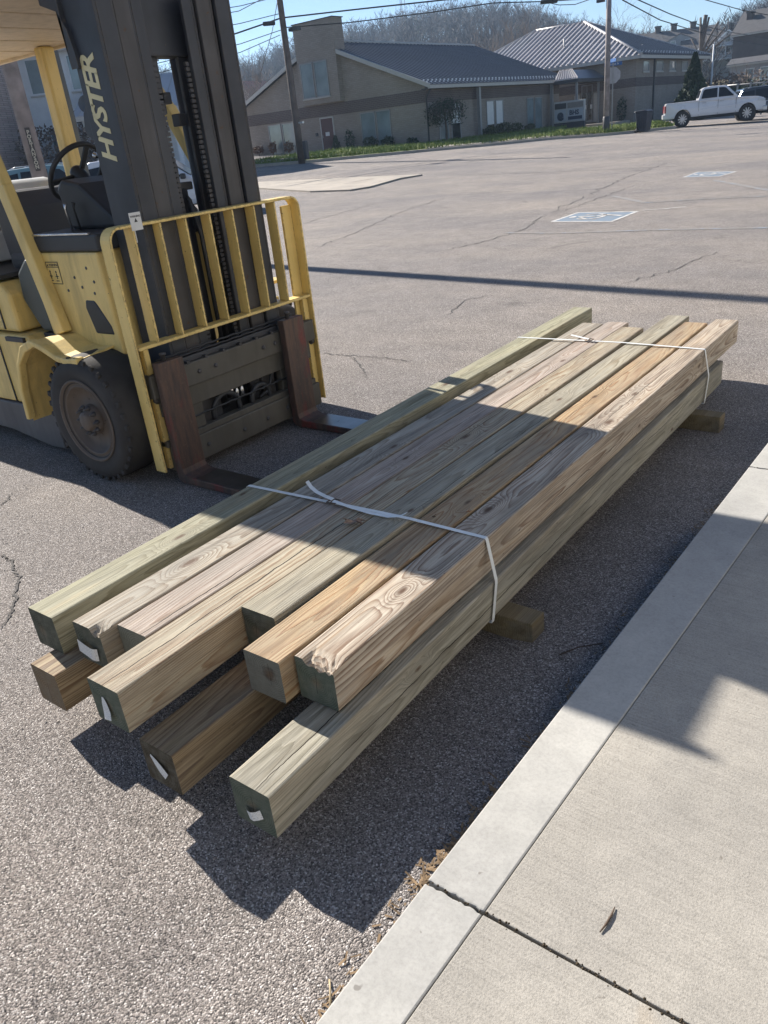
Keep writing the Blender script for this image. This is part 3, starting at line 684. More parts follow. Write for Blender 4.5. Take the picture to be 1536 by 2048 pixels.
# --- carriage
xc = -3.335
MB().box((xc - .06, 2.34, .475), (xc, 3.62, .60)).build('carriage_bar', CARR, fl, bevel=.006)
MB().box((xc - .075, 2.38, .365), (xc - .022, 3.58, .472)).build('carriage_plate', CARR, fl, bevel=.004)
MB().box((xc - .06, 2.38, .055), (xc, 3.60, .20)).build('carriage_bar', CARR, fl, bevel=.008)
mb = MB(); mb.box((xc - .07, 2.36, .198), (xc - .012, 3.58, .232)); mb.build('carriage_ledge', CARR, fl, bevel=.004)
MB().box((xc - .055, 2.4, .60), (xc - .025, 3.56, .63)).build('top_rail', MAST, fl, bevel=.004)
for i in range(9): MB().box((xc - .057, 2.46 + i * .13, .595), (xc + .001, 2.478 + i * .13, .612)).build('rail_notch', MAST, fl)
for y0, y1 in ((2.56, 2.66), (3.30, 3.42)): MB().box((xc - .085, y0, .20), (xc - .03, y1, .47)).build('carriage_plate', CARR, fl, bevel=.006)
def arch(yc, r, z0):
    mb = MB(); pts = [(xc - .05, yc + r * math.cos(t), z0 + r * .95 * math.sin(t)) for t in np.linspace(0, math.pi, 12)]
    return mb.tube([(xc - .05, yc + r, z0 - .05)] + pts + [(xc - .05, yc - r, z0 - .05)], .016, 8)
arch(2.84, .10, .26).build('hydraulic_hose', BLK, fl); arch(3.12, .075, .25).build('hydraulic_hose', BLK, fl)
for y0 in (2.93, 2.97): MB().lathe([(0, 0), (.012, 0), (.012, .05), (.008, .055), (.008, .07), (0, .07)], (xc - .04, y0, .30), (0, 0, 1), 10).build('hose_fitting', CHR, fl)
MB().tube([(xc - .05, 3.21, .46), (xc - .045, 3.235, .36), (xc - .05, 3.20, .27), (xc - .06, 3.12, .24)], .011, 8).build('hydraulic_hose', BLK, fl)
MB().box((xc - .20, 2.6, .05), (xc - .12, 3.36, .16)).build('mast_foot', MAST, fl, bevel=.005)
# --- load rack
xr0, xr1 = -3.425, -3.345
rack = MB()
r = .07; zt = 1.325; z0 = .075
def rackleg(s):
    yo = 2.305 if s < 0 else 3.655
    mb = MB(); pts = [(xr0, 0)]
    arc = [(yo - s * r + s * r * math.cos(t), zt - r + r * math.sin(t)) for t in np.linspace(0, math.pi / 2, 7)]
    ri = r - .012
    arci = [(yo - s * r + s * ri * math.cos(t), zt - r + ri * math.sin(t)) for t in np.linspace(math.pi / 2, 0, 7)]
    poly = [(yo, z0)] + arc + arci + [(yo - s * .012, z0)]
    mb.prism(poly, 'x', xr0, xr1)
    o = mb.build('rack_post', YELB, fl, bevel=.003)
    # the flat web behind, with bolt plate below
    y2 = yo - s * (.055 if s < 0 else .095)
    MB().box((xr0 + .004, min(yo - s * .012, y2), z0 + .01), (xr0 + .018, max(yo - s * .012, y2), zt - .05)).build('post_web', YELB, o, bevel=.002)
    if s < 0: MB().box((xr0 + .02, 2.36, z0), (xr0 + .055, 2.395, .74)).build('bolt_plate', YELB, o, bevel=.003)
    else: MB().box((xr0 + .02, 3.595, z0 - .01), (xr0 + .05, 3.640, .74)).build('bolt_plate', YELB, o, bevel=.003)
    yb = (2.3775 if s < 0 else 3.6175)
    for zz in (.52, .46): MB().lathe([(0, .012), (.016, .012), (.016, 0), (.022, 0), (.022, -.01)], (xr0 + .055, yb, zz), (1, 0, 0), 8).build('bolt', MASTW, o)
rackleg(-1); rackleg(1)
MB().box((xr0, 2.305 + r, zt - .014), (xr1, 3.655 - r, zt)).build('rack_rail', YELB, fl, bevel=.002)
MB().box((xr0 + .005, 2.32, .735), (xr1, 3.64, .752)).build('rack_rail', YELB, fl, bevel=.002)
for i in range(7):
    yb = 2.455 + i * .1655
    MB().box((xr0 + .006, yb - .006, .752), (xr1 - .004, yb + .006, zt - .014)).build('rack_bar', YELB, fl, bevel=.0015)
d = MB().box((xr1 - .04, 2.46, zt - .085), (xr1 - .001, 2.464, zt - .03)).build('warning_decal', DECAL, fl)
dm = MB().box((xr1 - .002, 2.445, zt - .03), (xr1 + .0012, 2.512, zt + .052)).build('warning_decal', DECAL, fl, bevel=.001)
text_obj('decal_print', 'WARNING', .0125, basis((0, 1, 0), (0, 0, 1), (xr1 + .0014, 2.449, zt + .030)), INK, fl, .0002, bold=.0004)
MB().prism([(2.468, zt + .008), (2.488, zt + .008), (2.478, zt + .026)], 'x', xr1 + .0013, xr1 + .0017).build('decal_symbol', INK, fl)
# --- mast: outer and inner channels, lift chains, cylinder, crossheads
def channel(y0, y1, x0, x1, z0, z1, side, mat, name, t=.016):
    """C-section rail; open towards side (+1/-1 in y)"""
    yb0, yb1 = (y0, y0 + t) if side > 0 else (y1 - t, y1)
    poly = [(x0, y0), (x1, y0), (x1, y1), (x0, y1)]
    mb = MB(); mb.box((x0, yb0, z0), (x1, yb1, z1))
    ya, yc = (y0 + t, y1) if side > 0 else (y0, y1 - t)
    mb.box((x1 - t * 1.4, ya, z0), (x1, yc, z1)); mb.box((x0, ya, z0), (x0 + t * 1.4, yc, z1))
    return mb.build(name, mat, fl, bevel=.004)
for s in (-1, 1):
    yo = CY + s * .425
    a, b = sorted((yo, yo - s * .105)); channel(a, b, -3.635, -3.405, .06, 2.95, -s, MAST, 'mast_channel')
    a, b = sorted((yo - s * .11, yo - s * .215)); channel(a, b, -3.60, -3.425, .10, 2.90, -s, MASTW, 'mast_channel')
    a, b = sorted((yo - s * .222, yo - s * .300)); channel(a, b, -3.565, -3.44, .16, 2.30, -s, MAST, 'mast_channel')
    MB().tube([(-3.66, yo - s * .20, .12), (-3.66, yo - s * .20, 2.55)], .042, 12).build('lift_cylinder', MAST, fl)
    ch = MB()
    for i in range(70): ch.box((-3.47, yo - s * .32 - .012, .35 + i * .024), (-3.455, yo - s * .32 + .012, .35 + i * .024 + .017))
    ch.build('lift_chain', MAST, fl)
for za, zb, xa in ((2.055, 2.34, -3.60), (2.62, 2.74, -3.60), (.12, .24, -3.66)):
    MB().box((xa - .03, CY - .41, za), (xa + .075, CY + .41, zb)).build('mast_crosshead', MAST, fl, bevel=.006)
# ragged bracketry seen through the mast window
for (ya, yb, za, zb) in ((2.93, 2.985, 1.80, 2.06), (2.90, 3.03, 1.845, 1.90), (2.925, 2.965, 1.70, 1.81), (3.055, 3.10, 1.74, 1.80)):
    MB().box((-3.62, ya, za), (-3.56, yb, zb)).build('mast_bracket', MAST, fl, bevel=.004)
MB().tube([(-3.62, 2.985, .2), (-3.62, 2.985, 1.44)], .062, 14).build('lift_cylinder', BLK, fl)
MB().box((-3.70, 2.90, 1.43), (-3.56, 3.06, 1.47)).build('cylinder_head', BLK, fl, bevel=.006)
MB().tube([(-3.5, 2.90, .6), (-3.5, 2.905, 1.35), (-3.52, 2.93, 1.55), (-3.6, 2.94, 1.75)], .012, 8).build('hydraulic_hose', BLK, fl)
MB().tube([(-3.5, 3.00, .6), (-3.5, 3.00, 1.2), (-3.53, 2.99, 1.38), (-3.66, 3.05, 1.46), (-3.8, 3.08, 1.3)], .012, 8).build('hydraulic_hose', BLK, fl)
MB().tube([(-3.49, 3.04, .6), (-3.49, 3.03, 1.15), (-3.52, 3.01, 1.33), (-3.66, 3.08, 1.40), (-3.8, 3.12, 1.22)], .012, 8).build('hydraulic_hose', BLK, fl)
# hose guard plate beside the upper mast: overlaps the cab roof
pp = [on_y(x, y, 2.548) for x, y in ((162, 135), (152, 100), (138, 60), (116, 24), (84, 12))]
MB().prism([(p.x, p.z) for p in pp] + [(pp[-1].x - .01, 2.75), (-3.637, 2.75), (-3.637, pp[0].z)], 'y', 2.534, 2.60).build('hose_guard', MAST, fl, bevel=.003)
MB().prism([(-3.69, 1.83), (-3.655, 1.865), (-3.63, 1.865), (-3.63, 1.72), (-3.655, 1.70), (-3.70, 1.735), (-3.712, 1.76)], 'y', 2.57, 2.63).build('mast_bracket', MAST, fl, bevel=.004)
# lettering up the side of the mast
text_obj('mast_lettering', 'HYSTER', .145, basis((0, 0, 1), (-1, 0, 0), (-3.488, 2.5535, 1.598)), LET, fl, .0008, shear=.28, bold=.0042, spacing=.87)
# --- body
def sidepoly(pts, y): return [(on_y(a, b, y).x, on_y(a, b, y).z) for a, b in pts]
ys_ = 2.44
MB().prism([(-4.36, 1.20), (-3.68, 1.20), (-3.66, .66), (-3.86, .70), (-4.14, .74), (-4.30, .74)], 'y', ys_, 3.52).build('cowl_panel', YEL, fl, bevel=.012)
MB().box((-4.36, ys_ - .006, 1.203), (-3.64, 3.52, 1.288)).build('cowl_cap', BLK, fl, bevel=.012)
MB().box((-4.36, ys_ - .009, 1.286), (-3.70, ys_ + .012, 1.296)).build('cap_highlight', CHR, fl, bevel=.002)  # bright strip put in for the highlight along the cap edge
MB().prism([(-3.90, .91), (-3.885, .955), (-3.80, .955), (-3.775, .925), (-3.70, .82), (-3.69, .77), (-3.86, .77)], 'y', ys_ - .004, ys_ + .05).build('cowl_hole_shade', BLK, fl, bevel=.012)  # black plate standing in for the shade inside the cutout
for (dx, dz_) in ((-3.80, 1.12), (-3.76, 1.05), (-3.93, 1.07), (-3.88, 1.02), (-3.78, .99), (-4.02, 1.0)):
    MB().lathe([(0, .003), (.007, .003), (.009, 0)], (dx, ys_ - .0005, dz_), (0, -1, 0), 8).build('rivet', MASTW, fl)
wd_ = MB().box((-4.17, ys_ - .0022, 1.035), (-4.055, ys_ + .002, 1.15)).build('warning_label', YEL, fl)
lb = MB()
for a in ((-4.172, 1.033, -4.168, 1.152), (-4.057, 1.033, -4.053, 1.152), (-4.17, 1.033, -4.055, 1.037), (-4.17, 1.148, -4.055, 1.152), (-4.17, 1.122, -4.055, 1.126)):
    lb.box((a[0], ys_ - .003, a[1]), (a[2], ys_ - .0015, a[3]))
for (x_, z_) in ((-4.148, 1.062), (-4.092, 1.06)):   # two small pictograms
    lb.box((x_ - .004, ys_ - .003, z_), (x_ + .004, ys_ - .0015, z_ + .03)); lb.box((x_ - .014, ys_ - .003, z_ + .012), (x_ + .014, ys_ - .0015, z_ + .017)); lb.lathe([(.007, 0), (0, .0004)], (x_, ys_ - .0026, z_ + .038), (0, -1, 0), 8)
    lb.box((x_ - .016, ys_ - .003, z_ - .012), (x_ + .012, ys_ - .0015, z_ - .007))
lb.prism([(-4.163, 1.129), (-4.149, 1.129), (-4.156, 1.144)], 'y', ys_ - .003, ys_ - .0015)
lb.build('label_print', INK, wd_)
text_obj('label_print', 'WARNING', .0185, basis((1, 0, 0), (0, 0, 1), (-4.145, ys_ - .0026, 1.130)), INK, wd_, .0003, bold=.0005)
# frame, step well, engine hood, counterweight (mostly out of the picture to the left)
MB().prism([(-4.40, .035), (-4.40, .27), (-4.62, .29), (-6.15, .29), (-6.15, .13), (-5.0, .09), (-4.55, .03)], 'y', 2.36, 3.60).build('chassis', painted('chassis_grey', (.085, .085, .09), (.06, .04, .03), .5, .6, .5), fl, bevel=.01)
MB().prism([(-4.43, .295), (-4.43, .70), (-4.50, .735), (-4.9, .735), (-4.95, .74), (-6.1, .74), (-6.1, .295)], 'y', 2.37, 3.59).build('hood_side', YEL, fl, bevel=.015)
MB().prism([(-4.60, .745), (-4.60, .97), (-4.68, 1.035), (-5.75, 1.045), (-5.75, .745)], 'y', 2.40, 3.56).build('engine_hood', YEL, fl, bevel=.02)
MB().box((-5.80, 2.395, 1.05), (-4.66, 3.565, 1.08)).build('hood_edge', BLK, fl, bevel=.01)
MB().prism([(-4.345, .745), (-4.345, 1.15), (-4.45, 1.16), (-4.565, 1.08), (-4.585, .93), (-4.50, .80), (-4.46, .745)], 'y', 2.47, 3.5).build('floor_shroud', simple('shroud_green', (.06, .072, .068), .5), fl, bevel=.02)
MB().prism([(-5.78, .22), (-5.80, 1.10), (-6.25, 1.02), (-6.42, .85), (-6.45, .32), (-6.3, .22)], 'y', 2.38, 3.58).build('counterweight', YEL, fl, bevel=.04, seg=3)
for a in ((-4.83, 2.362, .30, -4.822, .74), (-4.75, 2.392, .76, -4.742, 1.04)): MB().box((a[0], a[1], a[2]), (a[3], a[1] + .02, a[4])).build('panel_gap', BLK, fl)
for (y_, z_) in ((2.66, .54), (2.78, .54), (3.16, .54), (3.26, .54), (2.62, .13), (2.9, .12), (3.1, .12), (3.28, .13)): MB().lathe([(.013, 0), (.013, .007), (.009, .010), (0, .010)], (xc, y_, z_), (1, 0, 0), 6).build('bolt', MASTW, fl)
for z_ in (.64, .66, .30): MB().tube([(xc - .03, 2.42 + .01 * t, z_ + .004 * (t % 2)) for t in range(0, 110, 5)], .006, 5).build('grease_line', BLK, fl)
MB().box((-4.70, 2.35, .70), (-4.50, 2.372, .728)).build('hood_latch', BLK, fl, bevel=.004)
for i in range(10): MB().box((-4.66 + (i % 5) * .045, 2.34 + (i // 5) * .02, .292), (-4.635 + (i % 5) * .045, 2.352 + (i // 5) * .02, .302)).build('step_cleat', MASTW, fl)
# --- fender over the front wheel, both sides
def fender(ya, yb, ylip):
    cx, cz = -3.79, .345
    out = [(-4.45, .28), (-4.43, .46), (-4.37, .62), (-4.27, .735), (-4.16, .775), (-4.05, .752), (-3.93, .705), (-3.84, .695), (-3.735, .705)]
    inn = [(x + (.035 if i < 5 else .0), z - (.035 if i > 2 else .0)) for i, (x, z) in enumerate(out)]
    o = MB().prism(out + inn[::-1], 'y', ya, ya + .05 * (1 if yb > ya else -1)).build('fender', YEL, fl, bevel=.008)
    sh = []
    for i in range(len(out)): sh.append((out[i][0], out[i][1]))
    n = len(out); vs = [(x + .006, ya + .04 * (1 if yb > ya else -1), z - .008) for x, z in out] + [(x + .006, yb, z - .008 + (.02 if i > 4 else 0)) for i, (x, z) in enumerate(out)]
    vs += [(x, y, z - .012) for x, y, z in vs]
    fs = [(i, i + 1, n + i + 1, n + i) for i in range(n - 1)] + [(2 * n + i + 1, 2 * n + i, 3 * n + i, 3 * n + i + 1) for i in range(n - 1)]
    fs += [(i + 1, i, 2 * n + i, 2 * n + i + 1) for i in range(n - 1)] + [(n + i, n + i + 1, 3 * n + i + 1, 3 * n + i) for i in range(n - 1)] + [(0, n, 3 * n, 2 * n), (n - 1, 2 * n - 1 + 0, 4 * n - 1, 3 * n - 1)]
    MB().add(vs, fs).build('fender_skin', YEL, o)
fender(2.20, 2.46, 0); fender(3.76, 3.50, 0)
MB().box((-4.44, 2.46, .03), (-4.30, 2.50, .74)).build('wheel_well', BLK, fl)
# far-side step plate catching the sun beyond the rack
pf = on_y(545, 558, 3.62)
MB().box((pf.x - .35, 3.52, pf.z - .02), (pf.x + .06, 3.68, pf.z)).build('step_plate', YEL, fl, bevel=.004)
# --- wheels
def wheel(cx, cy, R, wdt, out, name='drive_wheel'):
    a = Vector((0, out, 0)); c = Vector((cx, cy, R)); root = None
    h = wdt
    prof = [(.60 * R, -h * .02), (.66 * R, 0), (.80 * R, .012), (.90 * R, .004), (.955 * R, -.012), (.985 * R, -.035), (R, -.075), (R, -h + .075), (.985 * R, -h + .035), (.95 * R, -h), (.6 * R, -h + .01)]
    mb = MB(); mb.lathe(prof, c, a, 56)
    lugs = []
    rr = random.Random(5)
    for i in range(34):
        t = 2 * math.pi * i / 34; e1 = Vector((math.cos(t), 0, math.sin(t))); e2 = Vector((-math.sin(t), 0, math.cos(t)))
        M = Matrix(((e1.x, a.x, e2.x, c.x), (e1.y, a.y, e2.y, c.y), (e1.z, a.z, e2.z, c.z), (0, 0, 0, 1)))
        rmax = R * 1.012 if e1.z > -.96 else R * .999
        lug = MB(); lug.box((R * .93, -.020, -.014), (min(rmax, R * 1.003), -.002 + rr.uniform(-.004, .003), .014 + rr.uniform(-.003, .003)), 0, M)
        lugs.append(lug)
    tyre = mb.build('tyre', RUB, fl)
    for l_ in lugs: l_.build('tread_lug', RUB, tyre, bevel=.004)
    rim = MB().lathe([(.665 * R, .004), (.655 * R, .010), (.63 * R, .008), (.615 * R, -.008), (.57 * R, -.012), (.555 * R, -.004), (.535 * R, -.010), (.50 * R, -.045), (.30 * R, -.055), (.24 * R, -.045), (.0, -.045)], c, a, 48).build('rim', RIM, fl)
    MB().lathe([(.245 * R, -.05), (.24 * R, -.018), (.16 * R, -.012), (.15 * R, .012), (.10 * R, .020), (.0, .020)], c, a, 24).build('hub', RIM, rim)
    for i in range(10):
        t = 2 * math.pi * i / 10; p = c + Vector((math.cos(t), 0, math.sin(t))) * R * .215 + a * -.018
        MB().lathe([(.013, 0), (.013, .016), (.007, .020), (.006, .032), (0, .032)], p, a, 6).build('lug_nut', MASTW, rim)
wheel(-3.79, 2.20, .352, .27, -1); wheel(-3.79, 3.76, .352, .27, 1)
wheel(-5.72, 2.42, .27, .20, -1); wheel(-5.72, 3.54, .27, .20, 1)
MB().tube([(-3.79, 2.4, .352), (-3.79, 3.56, .352)], .09, 12).build('axle', BLK, fl)
MB().tube([(-5.72, 2.6, .27), (-5.72, 3.36, .27)], .06, 12).build('axle', BLK, fl)
# --- overhead guard
gp = MB(); gp.bar((-4.12, 2.405, .77), (-4.33, 2.42, 1.55), .062, .085, (1, 0, 0)); gp.build('guard_post', YEL, fl, bevel=.008)
MB().bar((-4.33, 2.42, 1.545), (-4.54, 2.42, 2.325), .062, .085, (1, 0, 0)).build('guard_post', YEL, fl, bevel=.008)
MB().bar((-3.83, 3.50, 1.29), (-4.09, 3.44, 1.86), .07, .075, (1, 0, 0)).build('guard_post', YEL, fl, bevel=.008)
MB().bar((-4.09, 3.44, 1.85), (-4.43, 3.42, 2.325), .07, .075, (1, 0, 0)).build('guard_post', YEL, fl, bevel=.008)
MB().bar((-5.20, 3.44, .9), (-5.18, 3.43, 2.325), .095, .095, (1, 0, 0)).build('guard_post', YEL, fl, bevel=.014)
es0 = on_y(152, 300, 3.62); es1 = on_y(110, 140, 3.62); es2 = es0 + (es0 - es1) * 1.2
MB().bar(es2, es1 + (es1 - es0) * .25, .075, .10, (1, 0, 0)).build('exhaust_stack', simple('stack_grey', (.085, .10, .115), .5), fl, bevel=.02)
MB().bar((-5.16, 2.43, .9), (-5.14, 2.43, 2.325), .10, .10, (1, 0, 0)).build('guard_post', YEL, fl, bevel=.014)
for i in range(11):
    x0 = -6.02 + i * .205
    MB().box((x0, 2.25, 2.327 + (.004 if i % 2 else 0)), (x0 + (.196 if i < 10 else .13), 3.52, 2.357)).build('roof_slat', ROOFT, fl, bevel=.006)
MB().box((-6.05, 2.22, 2.31), (-3.835, 2.25, 2.395)).build('roof_edge', ROOFT, fl, bevel=.006)
MB().box((-6.05, 3.51, 2.31), (-3.835, 3.54, 2.395)).build('roof_edge', ROOFT, fl, bevel=.006)
# --- driver's place
MB().prism([(-4.95, 1.05), (-4.99, 1.42), (-4.93, 1.51), (-4.80, 1.52), (-4.70, 1.42), (-4.63, 1.18), (-4.60, 1.08)], 'y', 2.66, 3.18).build('seat_back', VINYL, fl, bevel=.05, seg=3)
MB().box((-4.92, 2.64, 1.06), (-4.42, 3.20, 1.17)).build('seat_cushion', VINYL, fl, bevel=.04, seg=3)
MB().tube([(-5.42, 2.55, 1.42), (-5.40, 3.35, 1.42)], [.15, .15], 20).build('gas_tank', GREYP, fl, bevel=.03)
MB().box((-5.60, 2.50, 1.10), (-5.20, 3.4, 1.28)).build('tank_cradle', GREYP, fl, bevel=.01)
MB().prism([(-4.18, 1.288), (-4.24, 1.50), (-4.18, 1.55), (-4.02, 1.52), (-3.80, 1.36), (-3.72, 1.288)], 'y', 2.66, 3.12).build('dash', BLK, fl, bevel=.02)
sc_ = Vector((-4.36, 2.90, 1.575)); ax = Vector((-.80, -.05, .60)).normalized(); x_ = ax.orthogonal().normalized(); y_ = ax.cross(x_)
mb = MB(); mb.tube([sc_ + (x_ * math.cos(t) + y_ * math.sin(t)) * .178 for t in np.linspace(0, 2 * math.pi, 33)], .0145, 8, cap=False)
stw = mb.build('steering_wheel', BLK, fl)
for t in (.6, 2.7, 4.8): MB().bar(sc_ - ax * .03, sc_ + (x_ * math.cos(t) + y_ * math.sin(t)) * .172, .03, .012, ax).build('spoke', BLK, stw)
MB().lathe([(0, .02), (.035, .018), (.045, 0), (.04, -.06), (.03, -.10)], sc_, ax, 16).build('wheel_hub', BLK, stw)
MB().tube([sc_ - ax * .06, (-4.10, 2.92, 1.30)], .035, 10).build('steering_column', BLK, fl)
MB().lathe([(0, .03), (.014, .026), (.017, .012), (.010, 0)], sc_ + x_ * .0 + (Vector((0, .16, .07))), ax, 10).build('spinner_knob', CHR, stw)
for i, yy in enumerate((2.58, 2.63, 3.2)):
    MB().tube([(-4.05, yy, 1.28), (-4.07, yy, 1.40), (-4.06, yy, 1.43)], [.006, .006, .012], 8).build('control_lever', CHR if i == 0 else BLK, fl)
# ------------------------------------------------------------------ far street edge: kerb, lawn, walks
kl = G((440, 341), (510, 335), (605, 327), (700, 318), (780, 310.5), (860, 303), (1000, 290), (1100, 280), (1180, 274.5), (1240, 269), (1300, 262.5), (1352, 257))
def smooth_line(pts, n=6):
    out = []
    for i in range(len(pts) - 1):
        p0 = pts[max(i - 1, 0)]; p1 = pts[i]; p2 = pts[i + 1]; p3 = pts[min(i + 2, len(pts) - 1)]
        for k_ in range(n):
            t = k_ / n
            out.append(tuple(.5 * ((2 * p1[j]) + (-p0[j] + p2[j]) * t + (2 * p0[j] - 5 * p1[j] + 4 * p2[j] - p3[j]) * t * t + (-p0[j] + 3 * p1[j] - 3 * p2[j] + p3[j]) * t ** 3) for j in (0, 1)))
    out.append(pts[-1]); return out
KL = smooth_line(kl)
def offset_line(L, d):
    out = []
    for i, p in enumerate(L):
        a = Vector(L[min(i + 1, len(L) - 1)]) - Vector(L[max(i - 1, 0)]); n = Vector((-a.y, a.x)).normalized(); out.append((p[0] + n.x * d, p[1] + n.y * d))
    return out
def band(L0, L1, dz0, dz1, name, mat, skirt=0.0):
    vs = []; fs = []
    for i, (a, b) in enumerate(zip(L0, L1)):
        vs += [(a[0], a[1], gz(*a) - skirt), (a[0], a[1], gz(*a) + dz0), (b[0], b[1], gz(*b) + dz1)]
        if i: fs += [(3 * i - 3, 3 * i, 3 * i + 1, 3 * i - 2), (3 * i - 2, 3 * i + 1, 3 * i + 2, 3 * i - 1)]
    o = MB().add(vs, fs, 0, False).build(name, mat, fix=False); o['kind'] = 'structure'; return o
K1 = offset_line(KL, .16)
band(KL, K1, .13, .135, 'kerb', M_FARWALK, .2)
# lawn behind the kerb up to the building
def grass_blades(region, n, hmin, hmax, name, label, cols, dz=.12, wd=.016, seed=2):
    r = random.Random(seed); vs = []; fs = []
    for i in range(n):
        p = region(r); h = r.uniform(hmin, hmax); a = r.uniform(0, 6.28); b = r.uniform(0, 6.28); l = r.uniform(.1, .7) * h
        z = gz(p[0], p[1]) + dz - .01; u = Vector((math.cos(a), math.sin(a), 0)) * wd * r.uniform(.6, 1.6)
        q = Vector((p[0], p[1], z)); k_ = len(vs)
        vs += [q - u, q + u, q + Vector((math.cos(b) * l, math.sin(b) * l, h))]; fs.append((k_, k_ + 1, k_ + 2))
    return tag(MB().add(vs, fs).build(name, cols, fix=False), label, 'grass', kind='stuff')
kg = N('lawn_grass'); n1 = kg.noise(kg.pos(), .7, 4); n2 = kg.noise(kg.pos(), 9, 4, .7)
cg = kg.mix(kg.ramp(n1, [(.35, 0.0), (.65, 1.0)]), (.13, .19, .045), (.21, .245, .075)); cg = kg.mix(1.0, cg, kg.ramp(n2, [(.3, .6), (.7, 1.25)]), 'MULTIPLY')
M_GRASS = kg.done(cg, .75, 0, None, .2)
GL_OUT = [(-28.3, 62.5)]
lawn_pts = offset_line(KL, .16)
def lawn_inner(i):   # building-side edge facing each kerb sample
    x, y = lawn_pts[i]
    if x < -28.6: return (x - .3 if x > -44 else x, max(43.2, y + 1.0))
    return (-28.3, min(64, 43.4 + (x + 28.6) * 2.6)) if x < -20.6 else (x - 3.5, y + 7.5)
LI = [lawn_inner(i) for i in range(len(lawn_pts))]
vs = []; fs = []
for i in range(len(lawn_pts)):
    for j in range(9):
        t = j / 8; x = lawn_pts[i][0] * (1 - t) + LI[i][0] * t; y = lawn_pts[i][1] * (1 - t) + LI[i][1] * t
        vs.append((x, y, gz(x, y) + .115 + .10 * math.sin(min(1, t * 1.2) * 1.5) * (1 if j else 0) + .03 * noise.noise((x * .8, y * .8, 0))))
    if i:
        for j in range(8): fs.append(((i - 1) * 9 + j, i * 9 + j, i * 9 + j + 1, (i - 1) * 9 + j + 1))
o = MB().add(vs, fs, 0, True).build('lawn', M_GRASS, fix=False); o['kind'] = 'structure'
def in_lawn(r):
    i = r.randrange(len(lawn_pts) - 1); t = r.random(); s = r.random() ** 1.3
    a = Vector(lawn_pts[i]).lerp(Vector(lawn_pts[i + 1]), t); b = Vector(LI[i]).lerp(Vector(LI[i + 1]), t); p = a.lerp(b, s); return (p.x, p.y)
grass_blades(in_lawn, 16000, .10, .24, 'lawn_grass', 'sunlit green lawn grass between the kerb and the brick building', M_GRASS, .16, .03)
# walk to the red door and worn walk along the kerb
L0 = offset_line(KL, 1.15); L1 = offset_line(KL, 1.75)
band(L0[2:22], L1[2:22], .215, .225, 'path', M_FARWALK, 0)
band(offset_line(KL, .2)[30:52], offset_line(KL, 1.3)[30:52], .17, .19, 'path', M_FARWALK, 0)
# raised corner island of pavement at the left
isl = G((845, 351.5), (800, 359), (740, 376), (700, 382.5), (620, 385), (515, 378), (380, 385), (380, 368), (515, 366.5), (640, 360.5), (720, 356.5))
vs = [(x, y, gz(x, y) - .1) for x, y in isl] + [(x, y, gz(x, y) + .05) for x, y in isl]; n = len(isl)
o = MB().add(vs, [tuple(range(n, 2 * n))] + [(i, (i + 1) % n, n + (i + 1) % n, n + i) for i in range(n)]).build('pavement', M_FARWALK); o['kind'] = 'structure'
for a, b in (((560, 372), (650, 362)), ((680, 372), (760, 358))):
    ribbon(G(a, b), .05, 'pavement_joint', M_CRACK, .01, dz=.056, seed=5)
# ------------------------------------------------------------------ buildings
def brick_mat(name, col, col2):
    k = N(name); p = k.pos(); sx = k.n('SeparateXYZ', {'Vector': p}); X, Y, Z = sx.outputs
    u = k.math('ADD', X, Y); v = k.n('CombineXYZ', {0: u, 1: Z}).outputs[0]
    b = k.n('TexBrick', {'Vector': v, 'Color1': (*col, 1), 'Color2': (*col2, 1), 'Mortar': (.23, .205, .18, 1), 'Scale': 1.0, 'Mortar Size': .008, 'Brick Width': .30, 'Row Height': .10})
    c = k.mix(1.0, b.outputs[0], k.ramp(k.noise(p, .5, 5, .6), [(.3, .84), (.7, 1.10)]), 'MULTIPLY')
    return k.done(c, .9, 0, k.bump(b.outputs['Fac'], -.3, .01), .2)
M_BR = brick_mat('tan_brick', (.33, .285, .245), (.29, .245, .21)); M_BR2 = brick_mat('dark_band_brick', (.13, .10, .095), (.11, .085, .08)); M_RED = brick_mat('red_brick', (.50, .39, .35), (.43, .32, .29))
M_ROOF = simple('roof_slate_blue', (.105, .118, .145), .38, .0, .15, .6, spec=.6); M_ROOFL = simple('roof_grey_and_glare', (.40, .385, .39), .42, .0, .12, .6, spec=.6)  # lighter roof: sun glare put into hall and canopy colour; plain grey on houses
M_TRIM = simple('pale_trim', (.46, .44, .41), .5, 0, .1); M_DTRIM = simple('dark_trim', (.05, .05, .055), .5, 0, .1); M_ALU = simple('grey_aluminium', (.30, .30, .30), .4, .3, .1)
M_GL = glass('window_glass', (.15, .19, .20)); M_GLD = glass('dark_glass', (.012, .015, .018)); M_BLIND = simple('white_blind', (.70, .70, .69), .7, 0, .08)
M_WHITE = simple('white_siding', (.66, .68, .70), .6, 0, .1, 1.5); M_GREYS = simple('grey_siding', (.30, .31, .33), .7, 0, .12, 1.0); M_DARKS = simple('dark_siding', (.085, .075, .078), .8, 0, .2, 1.0)
M_REDROOF = simple('red_roof', (.33, .12, .095), .5, 0, .2, .8); M_DOOR = simple('maroon_door', (.085, .036, .034), .5, 0, .15)
M_SHIN = simple('dark_shingle', (.07, .07, .075), .85, 0, .25, 2.0)
